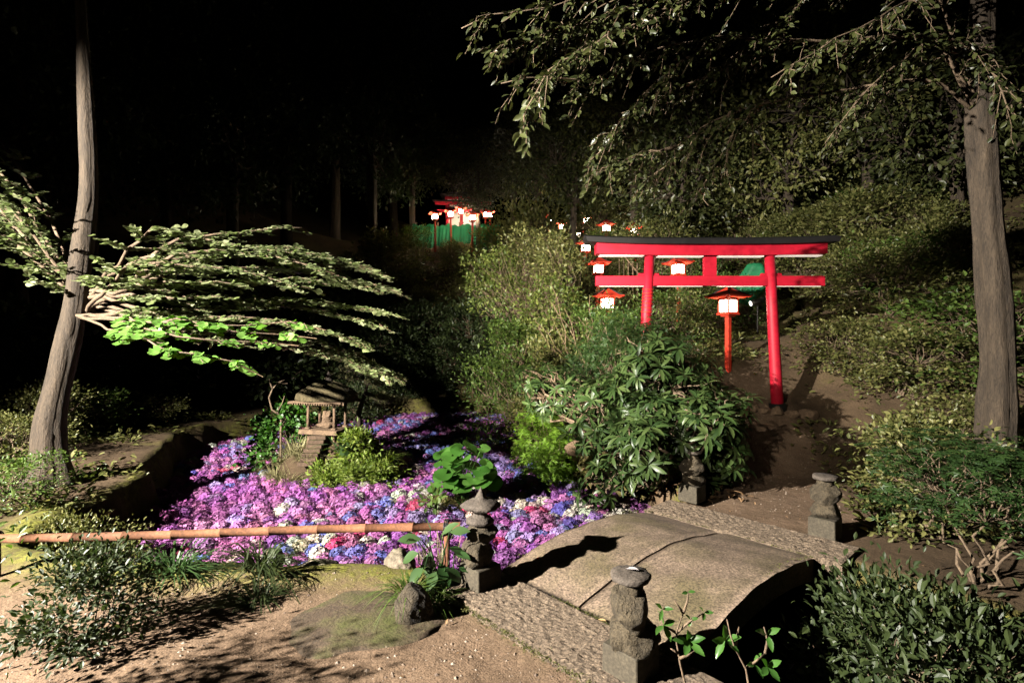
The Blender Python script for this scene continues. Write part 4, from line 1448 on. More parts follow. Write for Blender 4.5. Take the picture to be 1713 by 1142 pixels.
# ------------------------------------------------------------------ lanterns
def make_lantern(label):
    t = thing('wooden_lantern', label, 'lantern', (0, 0, 0), 0, 'red wooden lanterns lighting the slope')
    q = MB(); q.box((0, 0, .52), (.075, .075, 1.36), 0, .95, .004); q.build('post', M['lacquer'], t)
    q = MB(); q.box((0, 0, 1.215), (.25, .25, .03), 0, 1, .003); q.box((0, 0, 1.188), (.16, .16, .024)); q.build('base_plate', M['lacquer'], t)
    q = MB()
    for sx in (-1, 1):
        for sy in (-1, 1):
            q.box((sx * .098, sy * .098, 1.342), (.022, .022, .222))
    for s_ in (-1, 1):
        for z in (1.24, 1.446):
            q.box((0, s_ * .098, z), (.172, .018, .018)); q.box((s_ * .098, 0, z), (.018, .172, .018))
        q.box((0, s_ * .098, 1.343), (.008, .010, .186)); q.box((s_ * .098, 0, 1.343), (.010, .008, .186))
    q.build('frame', M['lacquer'], t)
    for k in range(4):
        a = k * math.pi / 2
        q = MB(); q.box((math.sin(a) * .089, -math.cos(a) * .089, 1.343), (.172, .003, .186), a); q.build('pane', M['lamp'], t)
    q = MB()
    # flared hipped roof: thin shell with thickness
    prof = [(.02, 1.655), (.10, 1.595), (.19, 1.535), (.262, 1.498), (.285, 1.492)]
    V, Fq = [], []
    for lay, dz in ((0, 0), (1, -.018)):
        for (rd, z) in prof:
            for k in range(4):
                a = math.pi / 4 + k * math.pi / 2
                V.append((math.cos(a) * rd * 1.414 * .9, math.sin(a) * rd * 1.414 * .9, z + dz + (.022 if rd > .28 else 0)))
                a2 = a + math.pi / 4
                V.append((math.cos(a2) * rd * .9, math.sin(a2) * rd * .9, z + dz))
    m_ = len(prof)
    for lay in (0, 1):
        for i in range(m_ - 1):
            for k in range(8):
                a = lay * m_ * 8 + i * 8 + k
                b = lay * m_ * 8 + i * 8 + (k + 1) % 8
                f = (a, b, b + 8, a + 8)
                Fq.append(f[::-1] if lay == 0 else f)
    for k in range(8):
        a = (m_ - 1) * 8 + k; b = (m_ - 1) * 8 + (k + 1) % 8
        Fq.append((a, b, b + m_ * 8, a + m_ * 8))
    q.add(V, [Fq])
    rf = q.build('roof', M['lacquer'], t)
    q = MB()
    for k in range(4):
        a = math.pi / 4 + k * math.pi / 2
        pts = [(math.cos(a) * rd * 1.414 * .9, math.sin(a) * rd * 1.414 * .9, z + .006 + (.022 if rd > .28 else 0)) for rd, z in prof]
        q.tube(pts, .013, 6)
    q.tube([(0, 0, 1.64), (0, 0, 1.70)], [.03, .018], 8)
    q.build('ridge', M['black'], rf, True)
    q = MB(); q.box((0, 0, 1.468), (.20, .20, .022)); q.build('top_plate', M['lacquer'], t)
    return t

LANT = [  # px, py of the light, Y, yaw, label
    (1218, 512, 8.3, .45, 'largest red lantern on a tall post beside the path, seen under the torii beam'),
    (1135, 450, 11.4, .3, 'red lantern seen between the two torii beams, left of the short strut'),
    (1013, 508, 10.3, .2, 'red lantern half hidden by leaves below the left end of the lower torii beam'),
    (998, 450, 13.0, .1, 'red lantern touching the left end of the lower torii beam'),
    (977, 415, 16.2, .4, 'red lantern just under the left tip of the black torii top beam'),
    (1062, 388, 16.6, .2, 'red lantern directly above the black torii top beam, right of its neighbour'),
    (1017, 382, 18.0, .5, 'red lantern above the left part of the black torii top beam'),
    (966, 394, 22.0, .3, 'small red lantern among leaves up the slope left of the torii top beam'),
    (940, 380, 24.0, .0, 'tiny lantern glowing among leaves, second from the left of the slope row'),
    (982, 369, 24.5, .3, 'tiny red lantern highest up the slope behind the torii'),
    (917, 366, 26.0, .2, 'faint lantern leftmost of the slope row, nearly hidden by leaves'),
    (728, 363, 22.2, .4, 'red lantern at the left end of the green net near the hilltop shrine'),
    (755, 359, 22.4, .2, 'red lantern before the white shrine wall, second from the left'),
    (769, 354, 24.2, .1, 'red lantern beside the hilltop torii pillar, higher than its neighbours'),
    (790, 364, 22.2, .4, 'red lantern right of the hilltop torii pillar, above the net'),
    (811, 360, 25.0, .2, 'small lantern right of the hilltop shrine, second from the right end'),
    (821, 360, 26.5, .2, 'smallest lantern at the right end of the hilltop row'),
]
lan0 = None
for k, (px, py, Y, yaw, lab) in enumerate(LANT):
    c = P(px, py, Y)
    loc = (c[0], Y, c[2] - 1.343)
    _rt = random.Random(k * 13 + 1)
    if lan0 is None:
        lan0 = make_lantern(lab)
        lan0.location = tuple(float(v) for v in loc); lan0.rotation_euler = (0, 0, yaw)
    else:
        lr = copy_tree(lan0, loc, yaw, lab)
        lr.rotation_euler = (math.radians(_rt.uniform(-3, 3)), math.radians(_rt.uniform(-3, 3)), yaw)
        if Y > 22:
            for ch in lr.children:
                if ch.name.startswith('pane'):
                    ch.material_slots[0].link = 'OBJECT'
                    ch.material_slots[0].material = M['lamp_far']

# ------------------------------------------------------------------ hilltop shrine, net, tarp, floodlight
def build_hilltop():
    g = thing('shrine_hall', 'white-walled shrine hall with red beams on the hilltop behind the lanterns', 'shrine', (*P(775, 0, 26)[:2], 6.3))
    q = MB(); q.box((0, 0, 1.2), (1.5, 1.2, 2.4)); q.build('wall', M['white'], g)
    q = MB()
    for x in (-.76, 0, .76):
        q.box((x, -.61, 1.2), (.09, .09, 2.4))
    q.box((0, -.61, 2.35), (1.7, .12, .12)); q.box((0, -.61, 1.8), (1.5, .11, .1))
    q.build('beams', M['red'], g)
    q = MB(); q.box((0, -.1, 2.53), (2.1, 2.0, .22), 0, .55, .01); q.build('roof', M['black'], g)
    c = P(775, 0, 24.6)
    torii('small red torii gate before the hilltop shrine hall', (float(c[0]), 24.6, 6.2), .875, 2.55, .8)
    t = thing('green_net', 'green netting hung on stakes across the slope below the hilltop lanterns', 'net', (-2.4, 21.0, 4.9))
    n = 90
    V, Fq = [], []
    r = np.random.default_rng(2)
    for i in range(n + 1):
        x = -2.1 + 3.95 * i / n
        yy = .10 * math.sin(i * .55) + .05 * math.sin(i * 1.7)
        top = 1.62 - .10 * abs(math.sin(i * .17)) + .03 * math.sin(i * .9)
        for j in range(9):
            V.append((x, 1.6 + .9 * j / 8 + yy * (1 - .6 * j / 8), .45 + top * j / 8))
    for i in range(n):
        for j in range(8):
            a = i * 9 + j
            Fq.append((a, a + 9, a + 10, a + 1))
    q = MB(); q.add(V, [Fq]); net = q.build('netting', M['greennet'], t, True)
    md = net.modifiers.new('thickness', 'SOLIDIFY'); md.thickness = .006
    for x in (-2.0, -1.0, 0, .9, 1.75):
        q = MB(); q.tube([(x, 2.62, .4), (x, 2.62, 2.15)], .03, 8); q.build('stake', M['twig'], t, True)
    # green tarp behind the torii
    c = P(1258, 470, 10.6)
    z = gz(float(c[0]), 10.6)
    V, Fc = rock_mesh(77, (.34, .25, .46), 4, .18, .9)
    V[:, 2] = np.where(V[:, 2] < 0, V[:, 2] * 1.2, V[:, 2])
    q = MB(); q.add(V, [Fc])
    tag(q.build('green_tarp', M['tarp'], None, True, (float(c[0]), 10.6, float(c[2]))), 'dark green tarpaulin draped over a heap behind the right half of the torii', 'tarp')
    # floodlight
    c = P(1262, 506, 8.8)
    f = thing('floodlight', 'small black garden floodlight on the bank beside the right torii pillar', 'floodlight', (float(c[0]), 8.8, float(c[2])))
    q = MB(); q.tube([(-.06, 0, -.015), (.0, 0, 0), (.16, 0, .05)], [.05, .055, .045], 14); q.build('housing', M['grey'], f, True)
    q = MB(); q.tube([(-.069, 0, -.018), (-.0605, 0, -.0155)], [.042, .042], 14); q.build('lens', M['led'], f)
    q = MB(); q.tube([(.08, .06, .02), (.08, .06, -.5)], .014, 8); q.build('stake', M['grey'], f)
build_hilltop()

# ------------------------------------------------------------------ path edging stones, lantern bed
def edging():
    r = random.Random(5)
    spots = [(1212, 676, 7.7, .10), (1235, 684, 7.6, .13), (1258, 688, 7.55, .12), (1278, 690, 7.5, .10), (1300, 692, 7.45, .13), (1325, 696, 7.4, .11), (1352, 700, 7.35, .14), (1190, 668, 7.8, .10)]
    for k, (px, py, Y, s) in enumerate(spots):
        x = (px - CX) / F * Y
        rock(90 + k, (x, Y, gz(x, Y) + s * .25), (s, s * .7, s * .6), ('leftmost edging stone below the lantern bed', 'pale edging stone where the path meets the lantern bed', 'dark edging stone right of the pale one below the lantern bed', 'fourth edging stone along the lantern bed', 'fifth edging stone along the lantern bed, past the right torii pillar', 'sixth edging stone right of the torii pillar', 'rightmost large edging stone by the torii', 'edging stone hidden at the rhododendron side of the path')[k], k, 'brownstone', 'edging_stone', 'stone', 'edging stones of the lantern bed')
edging()

# ------------------------------------------------------------------ bushes on the banks and slope
def proto(name, cat, radii, K, per, leaf, width, T, m, seed, **kw):
    t = shrub(name, 'x', cat, (0, 0, 0), radii, K, per, leaf, width, T, m, seed, None, **kw)
    return t
PRO = {
    'azalea': proto('azalea_bush', 'shrub', (.8, .7, .65), 90, 40, .062, .55, T_OVAL, 'l_olive', 301, clump=.12, stem_r=.016),
    'leggy': proto('leggy_bush', 'shrub', (.8, .7, .85), 70, 34, .075, .5, T_OVAL, 'l_mid', 302, clump=.14, stem_r=.018, shell=.3),
    'maple': proto('maple_bush', 'shrub', (.85, .6, .5), 80, 24, .08, .9, T_PALM, 'l_mapledark', 303, clump=.13, stem_r=.015, leafdir='flat', cz=1.25),
    'bright': proto('bright_bush', 'shrub', (.42, .4, .5), 60, 30, .07, .8, T_PALM, 'l_bright', 304, clump=.09, stem_r=.01, leafdir='flat'),
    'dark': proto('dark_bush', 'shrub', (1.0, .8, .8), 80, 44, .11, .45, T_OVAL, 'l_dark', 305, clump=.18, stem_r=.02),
    'olive_big': proto('camellia_bush', 'shrub', (1.1, .9, 1.0), 110, 40, .10, .48, T_OVAL, 'l_olive', 306, clump=.2, stem_r=.022),
}
used = set()
def place(kind, px, py, Y, s, label, group, sink=True, rz=None):
    """py: the bush's centre height in the photo; stands on the ground there"""
    r = random.Random(int(px * 7 + py * 3 + Y * 11))
    x = (px - CX) / F * Y
    z = gz(x, Y) - .05
    top = CAMZ - (py - CY) / F * Y
    p = PRO[kind]
    rz = r.uniform(0, 6.28) if rz is None else rz
    hz = {'azalea': .65, 'leggy': .85, 'maple': 1.25, 'bright': .5, 'dark': .8, 'olive_big': 1.0}[kind]
    zz = max(.7, min(1.25, (top - z) / hz / s)) if sink else 1
    scl = (s, s, s * zz)
    if kind not in used:
        used.add(kind)
        p.location = (x, Y, z); p.rotation_euler = (0, 0, rz); p.scale = scl
        p['label'] = label; p['group'] = group
        return p
    return copy_tree(p, (x, Y, z), rz, label, scl, group)
G1, G2 = 'shrubs on the bank right of the pond', 'dark shrubs at the back of the pond'
for a in (
    ('leggy', 835, 470, 11.5, 1.0, 'leggy green shrub at the left edge of the lit slope, below the green net'),
    ('azalea', 900, 440, 12.5, 1.3, 'olive azalea bush in the middle of the lit slope'),
    ('azalea', 955, 470, 11.0, 1.2, 'olive azalea bush left of the lantern at the lower beam end'),
    ('leggy', 880, 530, 10.3, 1.0, 'leggy green shrub overhanging the back of the pond'),
    ('azalea', 940, 540, 9.5, 1.0, 'azalea bush above the bright young maple'),
    ('leggy', 985, 500, 9.6, .9, 'leggy shrub at the left of the half-hidden lantern'),
    ('azalea', 905, 610, 8.8, .8, 'low azalea bush just above the pond edge'),
    ('azalea', 965, 610, 8.3, .8, 'low azalea bush behind the left rhododendron whorls'),
    ('leggy', 1035, 560, 8.6, .8, 'leggy shrub between half-hidden lantern and torii pillar'),
    ('bright', 905, 690, 7.7, 1.0, 'bright yellow-green young maple over the pond edge'),
    ('bright', 925, 735, 7.3, .75, 'low bright green maple sprout at the waterline'),
    ('maple', 1050, 545, 7.0, .8, 'spreading maple shrub in front of the left torii pillar'),
    ('maple', 1128, 542, 6.95, .62, 'spreading maple shrub between the torii pillars'),
    ('maple', 1005, 540, 7.4, .66, 'spreading maple shrub above the left part of the rhododendron'),
    ('azalea', 1150, 520, 9.6, .7, 'small azalea behind the torii, below the lantern between the beams'),
    ('leggy', 1170, 440, 12.5, .8, 'green shrub right of the lantern between the torii beams'),
    ('olive_big', 1090, 430, 14, 1.1, 'camellia bush behind the left half of the torii'),
    ('olive_big', 1180, 400, 16, 1.1, 'camellia bush behind the torii strut'),
    ('olive_big', 990, 400, 19.5, 1.2, 'camellia bush behind the lanterns on the slope'),
    ('olive_big', 880, 380, 19, 1.5, 'large camellia bush on the slope right of the hilltop net'),
    ('olive_big', 930, 420, 15.5, 1.3, 'camellia bush in the middle of the slope below the small lanterns'),
    ('olive_big', 1250, 420, 15, 1.2, 'camellia bush behind the green tarpaulin'),
    ('olive_big', 1350, 440, 12, 1.1, 'camellia bush on the bank right of the torii'),
    ('olive_big', 1450, 450, 11, 1.2, 'camellia bush far right on the bank'),
    ('azalea', 1420, 600, 8.0, 1.0, 'azalea bush at the right edge of the path'),
    ('azalea', 1520, 620, 7.2, 1.1, 'rounded azalea bush further right along the path'),
    ('leggy', 1620, 600, 7.0, 1.2, 'leggy shrub at the far right of the path'),
): place(*a[:5], a[5], G1)
for a in (
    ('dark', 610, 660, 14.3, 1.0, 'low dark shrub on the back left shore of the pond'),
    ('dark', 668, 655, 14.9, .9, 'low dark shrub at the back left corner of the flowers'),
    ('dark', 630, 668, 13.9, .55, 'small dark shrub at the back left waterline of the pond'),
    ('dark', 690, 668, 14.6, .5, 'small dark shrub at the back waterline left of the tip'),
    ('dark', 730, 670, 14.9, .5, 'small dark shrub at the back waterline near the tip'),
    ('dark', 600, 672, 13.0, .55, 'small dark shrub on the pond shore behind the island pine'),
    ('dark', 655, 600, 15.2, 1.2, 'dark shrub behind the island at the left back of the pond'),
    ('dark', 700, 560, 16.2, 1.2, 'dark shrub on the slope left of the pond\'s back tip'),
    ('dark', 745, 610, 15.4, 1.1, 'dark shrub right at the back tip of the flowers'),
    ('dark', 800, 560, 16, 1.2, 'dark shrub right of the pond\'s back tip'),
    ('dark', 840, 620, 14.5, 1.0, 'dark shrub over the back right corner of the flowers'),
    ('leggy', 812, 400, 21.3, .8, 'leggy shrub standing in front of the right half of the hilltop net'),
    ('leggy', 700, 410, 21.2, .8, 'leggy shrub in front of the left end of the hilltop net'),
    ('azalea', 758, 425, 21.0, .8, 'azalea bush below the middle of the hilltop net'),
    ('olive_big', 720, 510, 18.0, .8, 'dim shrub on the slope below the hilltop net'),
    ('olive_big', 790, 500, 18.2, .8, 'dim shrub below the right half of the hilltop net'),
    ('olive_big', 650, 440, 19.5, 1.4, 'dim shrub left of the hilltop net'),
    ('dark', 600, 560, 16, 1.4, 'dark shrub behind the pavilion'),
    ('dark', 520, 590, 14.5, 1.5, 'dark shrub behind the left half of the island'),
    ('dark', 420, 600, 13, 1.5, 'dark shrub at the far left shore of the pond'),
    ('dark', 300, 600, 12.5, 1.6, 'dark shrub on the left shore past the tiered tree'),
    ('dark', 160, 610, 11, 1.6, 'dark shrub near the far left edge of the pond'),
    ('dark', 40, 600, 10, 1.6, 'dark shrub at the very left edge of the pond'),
): place(*a[:5], a[5], G2)

_rf = random.Random(77)
_k = 0
while _k < 44:
    Y = _rf.uniform(8.8, 23)
    px = _rf.uniform(800, 1500)
    x = (px - CX) / F * Y
    if poly_sd(np.array([x]), np.array([Y]), POND)[0] > -.3 or (px < 960 and Y > 19) or (px > 1180 and px < 1330 and Y < 10.2) or (px > 1190 and Y < 9):
        continue
    z = gz(x, Y)
    py = CY - (z + .5 - CAMZ) / Y * F
    place(('azalea', 'azalea', 'leggy', 'olive_big')[_k % 4], px, py, Y, _rf.uniform(.65, 1.05), 'one of the many low olive bushes crowding the lit slope behind the torii', 'low bushes crowding the slope', True)
    _k += 1
place('leggy', -310, 860, 1.8, .47, 'unseen leggy bush past the bottom left corner, added to shade the sand', G1)  # out-of-view bush added to cast dappled shade on the front bank
for a in (('azalea', 70, 700, 7.6, .7, 'low azalea bush on the left bank behind the tiered tree trunk'), ('leggy', 150, 690, 8.6, .7, 'leggy shrub on the left pond shore, right of the tiered tree trunk'), ('azalea', 20, 740, 6.6, .6, 'small azalea bush at the left edge beyond the rail'), ('azalea', 235, 700, 9.6, .7, 'azalea bush at the left pond shore before the dark shrubs')):
    place(*a[:5], a[5], 'garden bushes on the near banks')
place('dark', 150, 1010, 2.75, .32, 'clipped round bush at the lower left whose shadow falls on the front bank', G1)
for a in (('azalea', 120, 860, 4.4, .5, 'rounded bush on the left bank behind the bamboo rail'), ('leggy', 40, 840, 4.9, .5, 'leggy shrub on the left bank beside the tiered tree'),
          ('azalea', 1560, 800, 4.3, .8, 'low azalea bush on the right bank beyond the bridge corner post'), ('maple', 1640, 900, 3.4, .8, 'spreading maple shrub over the ditch at the lower right'),
          ('azalea', 1640, 760, 5.6, 1.0, 'azalea bush beside the overhanging tree trunk'), ('dark', 1470, 980, 2.9, .45, 'dark low shrub in the ditch right of the bridge'), ('dark', 1600, 1050, 2.5, .5, 'dark low shrub at the bottom right corner')):
    place(*a[:5], a[5], 'garden bushes on the near banks')

def ground_cover():
    r = np.random.default_rng(66)
    lm = MB()
    n = 2600
    x = np.concatenate([r.uniform(.6, 14, n), r.uniform(-13, 1, 1100), r.uniform(-9, -3, 600)])
    y = np.concatenate([r.uniform(4.2, 22, n), r.uniform(13, 21, 1100), r.uniform(4, 13, 600)])
    ok = (poly_sd(x, y, POND) < -.12) & (np.abs(x) < y * 1.05) & (np.abs(x - (2.15 + (y - 4.6) * .34)) > np.where(y < 8.4, 1.0, -1))
    ok &= ~((x < 1.2 + .3) & (y < 6.4) & (x > -1))
    ok &= ~(((x - EDGE[0]) * U[0] + (y - EDGE[1]) * U[1] < BL + .8) & (x < 4.5) & (x > -3.0) & (y < 8))
    ok &= vnoise(x, y, 1.6, 10, 2) > -.5
    x, y = x[ok], y[ok]
    z = terrain(x, y)
    per = 26
    c = np.repeat(np.stack([x, y, z], 1), per, 0)
    sz = np.repeat(r.uniform(.5, 1.4, len(x)) * (.7 + y * .035), per)
    off = r.normal(0, 1, (len(c), 3)) * (.12, .12, 0) * sz[:, None]
    p = c + off
    p[:, 2] = terrain(p[:, 0], p[:, 1]) + np.abs(r.normal(0, .06, len(c))) * sz
    d = nrm(off + 1e-6) + r.normal(0, .5, (len(c), 3)); d[:, 2] = np.abs(d[:, 2]) * .8 + .1
    L = r.uniform(.05, .11, len(c)) * sz
    scatter(lm, T_OVAL, p, d, r.normal(0, .4, (len(c), 3)) + (0, 0, 1), L, L * .42)
    tag(lm.build('undergrowth', M['l_olive']), 'low leafy undergrowth covering the slope and the banks', 'undergrowth', None, 'stuff')
ground_cover()

def bare_stems(label, roots, tips, seed, Y):
    r = np.random.default_rng(seed)
    x0 = (roots[0] - CX) / F * Y
    loc = (x0, Y, gz(x0, Y) - .03)
    t = thing('bare_stemmed_shrub', label, 'shrub', loc)
    mb, lm = MB(), MB()
    for k in range(9):
        tx_, ty_ = tips[0] + r.uniform(-1, 1) * tips[2], tips[1] + r.uniform(-1, 1) * tips[3]
        tip = P(tx_, ty_, Y + r.uniform(-.4, .1)) - loc
        b = np.array([r.normal(0, .12), r.normal(0, .08), 0])
        mid = b + (tip - b) * .5 + r.normal(0, .2, 3) + (.15, 0, .05)
        tt = np.linspace(0, 1, 9)[:, None]
        c = (1 - tt) ** 2 * b + 2 * tt * (1 - tt) * mid + tt ** 2 * tip
        c[1:-1] += r.normal(0, .03, (7, 3))
        mb.tube(c, np.linspace(.014, .004, 9), 6)
        for q in range(4):
            i = r.integers(3, 8)
            e = c[i] + nrm(r.normal(0, 1, 3) + (0, 0, .5)) * r.uniform(.15, .35)
            mb.tube(curve_pts(c[i], e, r, 4, .06), np.linspace(.006, .003, 4), 4, False)
            n = 7
            L = r.uniform(.05, .08, n)
            scatter(lm, T_OVAL, e + r.normal(0, .04, (n, 3)), r.normal(0, 1, (n, 3)), r.normal(0, .4, (n, 3)) + (0, 0, 1), L, L * .5)
    mb.build('stems', M['tanstem'], t, True)
    lm.build('leaves', M['l_olive'], t)
def lean_bush(label, root, centre, radii, seed, m, K=92, per=27, leaf=.074):
    r = np.random.default_rng(seed)
    loc = np.array((root[0], root[1], gz(*root) - .03))
    t = thing('leaning_shrub', label, 'shrub', loc)
    c = P(*centre) - loc
    lm, bm = clump_plant(r, radii, K, per, leaf, .52, T_OVAL, stem_r=.017, shell=.42, base=(-c[0], -c[1], 0), cz=c[2], clump=.105, updown=0, cut=-2)
    for mb_ in (lm, bm):
        mb_.V = [v + np.array([c[0], c[1], 0]) for v in mb_.V]
    lm.build('foliage', M[m], t)
    bm.build('branches', M['twig'], t, True)
M['l_lit'] = leaf_mat('yellow_green_leaf', [(.045, .07, .013), (.10, .14, .026), (.21, .24, .06)], .45, .3)
for k, (lab, root, c, rad, m) in enumerate((
    ('tall yellow-green shrub leaning left over the back of the pond', (.72, 11.3), (828, 465, 11.2), (.62, .5, .72), 'l_lit'),
    ('olive leaning shrub below the net, above the tall yellow-green one', (.95, 11.9), (885, 425, 11.6), (.72, .6, .6), 'l_olive'),
    ('lower yellow-green shrub overhanging the dark water at the back right', (.72, 10.4), (852, 560, 10.3), (.46, .4, .46), 'l_mid'),
    ('bushy yellow-green shrub in the middle of the lit slope, left of the lanterns', (1.1, 9.7), (918, 515, 9.6), (.55, .5, .60), 'l_lit'),
    ('bushy olive shrub just left of the lantern at the lower beam end', (1.3, 10.4), (936, 440, 10.4), (.42, .42, .46), 'l_olive'))):
    lean_bush(lab, root, c, rad, 500 + k, m)

def small_fence():
    Y = 11.8
    x0 = (1050 - CX) / F * Y
    loc = (x0, Y, gz(x0, Y))
    t = thing('bamboo_fence', 'thin bamboo stick fence with a slanting rail seen through the left bay of the torii', 'fence', loc)
    for k in range(5):
        px = 1036 + k * 7.5
        top = P(px, 432 + k * 2, Y) - loc
        q = MB(); q.tube([(top[0], 0, -.1), top], .014, 8); q.build('stake', M['tanstem'], t, True)
    q = MB(); q.tube([P(1044, 428, Y - .03) - loc, P(1072, 462, Y - .03) - loc], .016, 8); q.build('rail', M['tanstem'], t, True)
M['tanstem'] = rock_mat('tan_stem', (.12, .08, .05), (.26, .18, .105), None, 15, 0, .3)
small_fence()
bare_stems('shrub of tan bare slanting stems left of the half-hidden lantern', (985, 0), (945, 500, 60, 55), 5, 8.9)
_k = 0
while _k < 22:
    Y = _rf.uniform(7.2, 15)
    px = _rf.uniform(1290, 1713)
    x = (px - CX) / F * Y
    if abs(x - (2.15 + (Y - 4.6) * .34)) < 1.5 and Y < 9: continue
    place(('azalea', 'leggy', 'azalea', 'olive_big')[_k % 4], px, CY - (gz(x, Y) + .5 - CAMZ) / Y * F, Y, _rf.uniform(.6, 1.0), 'one of the many bushes crowding the dark bank right of the torii', 'bushes crowding the right bank')
    _k += 1

def gravel():
    r = np.random.default_rng(90)
    n = 5200
    x = np.concatenate([r.uniform(-2.8, 1.2, 3400), r.uniform(1.8, 4.2, n - 3400)])
    y = np.concatenate([r.uniform(2.0, 3.5, 3400), r.uniform(4.6, 8.2, n - 3400)])
    s_ = (x - EDGE[0]) * U[0] + (y - EDGE[1]) * U[1]
    ok = (poly_sd(x, y, POND) < -.1) & ~((s_ > -.5) & (s_ < BL + .46))
    ok &= ~((np.abs(x + .98) < .6) & (np.abs(y - 3.02) < .42)) | (r.random(n) < .2)
    x, y = x[ok], y[ok]
    z = terrain(x, y)
    T = (np.array([(1, 0, 0), (.3, .95, .1), (-.8, .55, 0), (-.8, -.55, .1), (.3, -.95, 0), (0, 0, .7)]), [[(0, 1, 5), (1, 2, 5), (2, 3, 5), (3, 4, 5), (4, 0, 5)]])
    mb = MB()
    R = .004 + .010 * r.random(len(x)) ** 3
    scatter(mb, T, np.stack([x, y, z - .001], 1), np.stack([r.normal(0, 1, len(x)), r.normal(0, 1, len(x)), 0 * x], 1), (0, 0, 1), R, R * r.uniform(.6, 1, len(x)))
    M['gravel'] = leaf_mat('grit', [(.10, .07, .05), (.22, .16, .11), (.34, .28, .22)], .8, 0)
    tag(mb.build('gravel', M['gravel']), 'fine grit and small pebbles scattered over the sandy ground and the path', 'gravel', None, 'stuff')
    # moss in the joints of the bridge
    mm = MB()
    ss, tt_ = [], []
    for k in range(900):
        w = r.random()
        if w < .35: ss.append(-.004 + r.normal(0, .010)); tt_.append(r.uniform(-.7, .7))
        elif w < .75: ss.append(-.47 + r.normal(0, .022)); tt_.append(r.uniform(-.75, .95))
        elif w < .85: ss.append(BL + r.normal(0, .012)); tt_.append(r.uniform(-.7, .7))
        else: ss.append(r.uniform(0, BL)); tt_.append(r.choice([-.685, .685]) + r.normal(0, .012))
    ok = vnoise(np.array(ss), np.array(tt_), 6, 10, 4) > -.2
    p = np.array([bp(a, b, (arch(a) if 0 < a < BL else .014) + .004) for a, b in zip(ss, tt_)])[ok]
    c = np.repeat(p, 7, 0) + r.normal(0, 1, (len(p) * 7, 3)) * (.008, .008, .001)
    L = r.uniform(.006, .014, len(c))
    scatter(mm, T_QUAD, c, r.normal(0, 1, (len(c), 3)) * (1, 1, .3) + (0, 0, .45), r.normal(0, .4, (len(c), 3)) + (0, 0, 1), L, L * .6)
    M['moss'] = leaf_mat('moss', [(.05, .055, .012), (.12, .12, .025)], .8, .1)
    tag(mm.build('moss', M['moss']), 'moss growing in the joints and along the edges of the stone bridge', 'moss', None, 'stuff')
gravel()

# ------------------------------------------------------------------ trees of the wood
def make_tree(name, label, H, crown, K, per, leaf, m, seed, tr=.14):
    r = np.random.default_rng(seed)
    t = thing(name, label, 'tree', (0, 0, 0), 0, None)
    q = MB()
    pts = np.array([(0, 0, -.3), (.05, .02, H * .3), (-.06, .05, H * .6), (.04, -.03, H * .85), (0, 0, H)])
    trunk_tube(q, pts, [tr * 1.1, tr, tr * .8, tr * .5, tr * .15], seed)
    q.build('trunk', M['bark'], t, True)
    lm, bm = clump_plant(r, crown, K, per, leaf, .5, T_OVAL, stem_r=tr * .4, shell=.35, base=(0, 0, H * .45), cz=H * .72, clump=.38, updown=-.1, cut=-2)
    bm.build('limbs', M['bark'], t, True)
    lm.build('crown', M[m], t)
    return t
TP = [make_tree('broadleaf_tree', 'x', 7.0, (2.1, 1.8, 2.4), 120, 46, .17, 'l_camellia', 401),
      make_tree('broadleaf_tree', 'x', 8.5, (2.4, 2.0, 3.2), 130, 46, .17, 'l_olive', 402, .16),
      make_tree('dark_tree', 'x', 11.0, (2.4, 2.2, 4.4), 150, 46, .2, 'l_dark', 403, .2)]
tused = set()
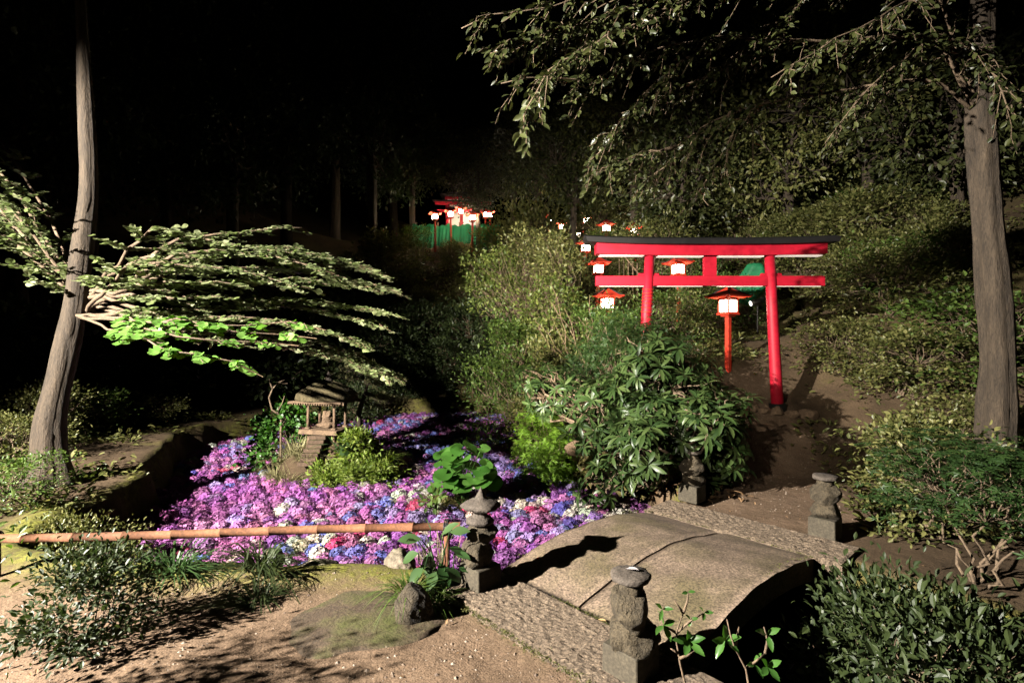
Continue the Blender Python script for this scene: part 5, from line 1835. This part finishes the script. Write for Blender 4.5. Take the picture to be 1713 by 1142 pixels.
for (k, px, Y, s, rz, lab) in (
    (0, 1147, 14.5, .95, 0, 'tree with pale straight trunk rising behind the torii'),
    (1, 1010, 20, .95, 1, 'broad tree arching over the slope lanterns'),
    (0, 900, 21, 1.0, 2, 'tree on the slope right of the hilltop shrine'),
    (1, 860, 29, 1.0, 3, 'tall tree behind the hilltop shrine'),
    (0, 800, 22.6, .62, 4.2, 'small leaning tree whose crown half hides the hilltop shrine'),
    (0, 690, 25, .95, 4, 'tree left of the hilltop shrine, dimly lit'),
    (1, 760, 31, 1.1, 5, 'tall tree directly above the hilltop shrine'),
    (1, 1090, 24, 1.1, 1.5, 'tall tree above the black torii top beam'),
    (0, 1250, 19, 1.05, 2.5, 'tree behind the right torii pillar, in the dark'),
    (1, 1380, 15, 1.0, 3.5, 'tree in the dark right of the torii'),
    (0, 1520, 13, 1.0, 4.5, 'tree in the dark far right of the torii'),
    (1, 1680, 12, 1.0, 5.5, 'tree at the far right edge in the dark'),
    (1, 1060, 17, .78, .4, 'tree with a low crown above the left half of the torii'),
    (0, 1230, 15.5, .85, 1.4, 'tree with a low crown above the right torii pillar'),
    (1, 1320, 13, .8, 2.4, 'tree right behind the torii\'s right end'),
    (0, 960, 18, .8, 3.4, 'tree with a low crown over the small slope lanterns'),
    (1, 1450, 12, .85, 4.4, 'low-crowned tree on the right bank between two bare trunks'),
    (0, 1600, 10.5, .85, 5.4, 'low-crowned tree at the far right of the bank'),
    (2, 620, 21, 1.0, 0, 'tall dark tree left of the green net'),
    (2, 560, 25, 1.1, 1, 'tall dark tree above the pavilion'),
    (2, 480, 20, 1.0, 2, 'tall dark tree above the tiered tree'),
    (2, 660, 33, 1.2, 3, 'tallest dark tree high up left of the shrine'),
    (2, 390, 18, 1.0, 4, 'tall dark tree left of the tiered tree top'),
    (2, 280, 17, 1.0, 5, 'tall dark tree on the left hillside'),
    (2, 150, 16, 1.0, 1.7, 'tall dark tree further left on the hillside'),
    (2, 30, 14, 1.0, 2.7, 'tall dark tree at the far left edge'),
    (2, 960, 34, 1.2, 3.7, 'tall dark tree on the ridge above the slope'),
    (2, 1180, 30, 1.2, 4.7, 'tall dark tree on the ridge behind the torii'),
    (2, 1320, 26, 1.2, 5.7, 'tall dark tree on the right ridge'),
    (2, 1480, 22, 1.2, .7, 'tall dark tree on the ridge at far right'),
    (2, 1640, 20, 1.2, 1.2, 'tall dark tree at the right end of the ridge'),
    (2, 780, 40, 1.4, 1.2, 'tall dark tree on the skyline above the shrine'),
    (2, 560, 38, 1.4, 2.2, 'tall dark tree on the skyline at upper left'),
):
    x = (px - CX) / F * Y
    z = gz(x, Y) - (1.5 if k < 2 and px > 1100 else .1)
    p = TP[k]
    if k not in tused:
        tused.add(k)
        p.location = (x, Y, z); p.rotation_euler = (0, 0, rz); p.scale = (s, s, s)
        p['label'] = lab; p['group'] = 'trees of the hillside wood'
    else:
        copy_tree(p, (x, Y, z), rz, lab, s, 'trees of the hillside wood')
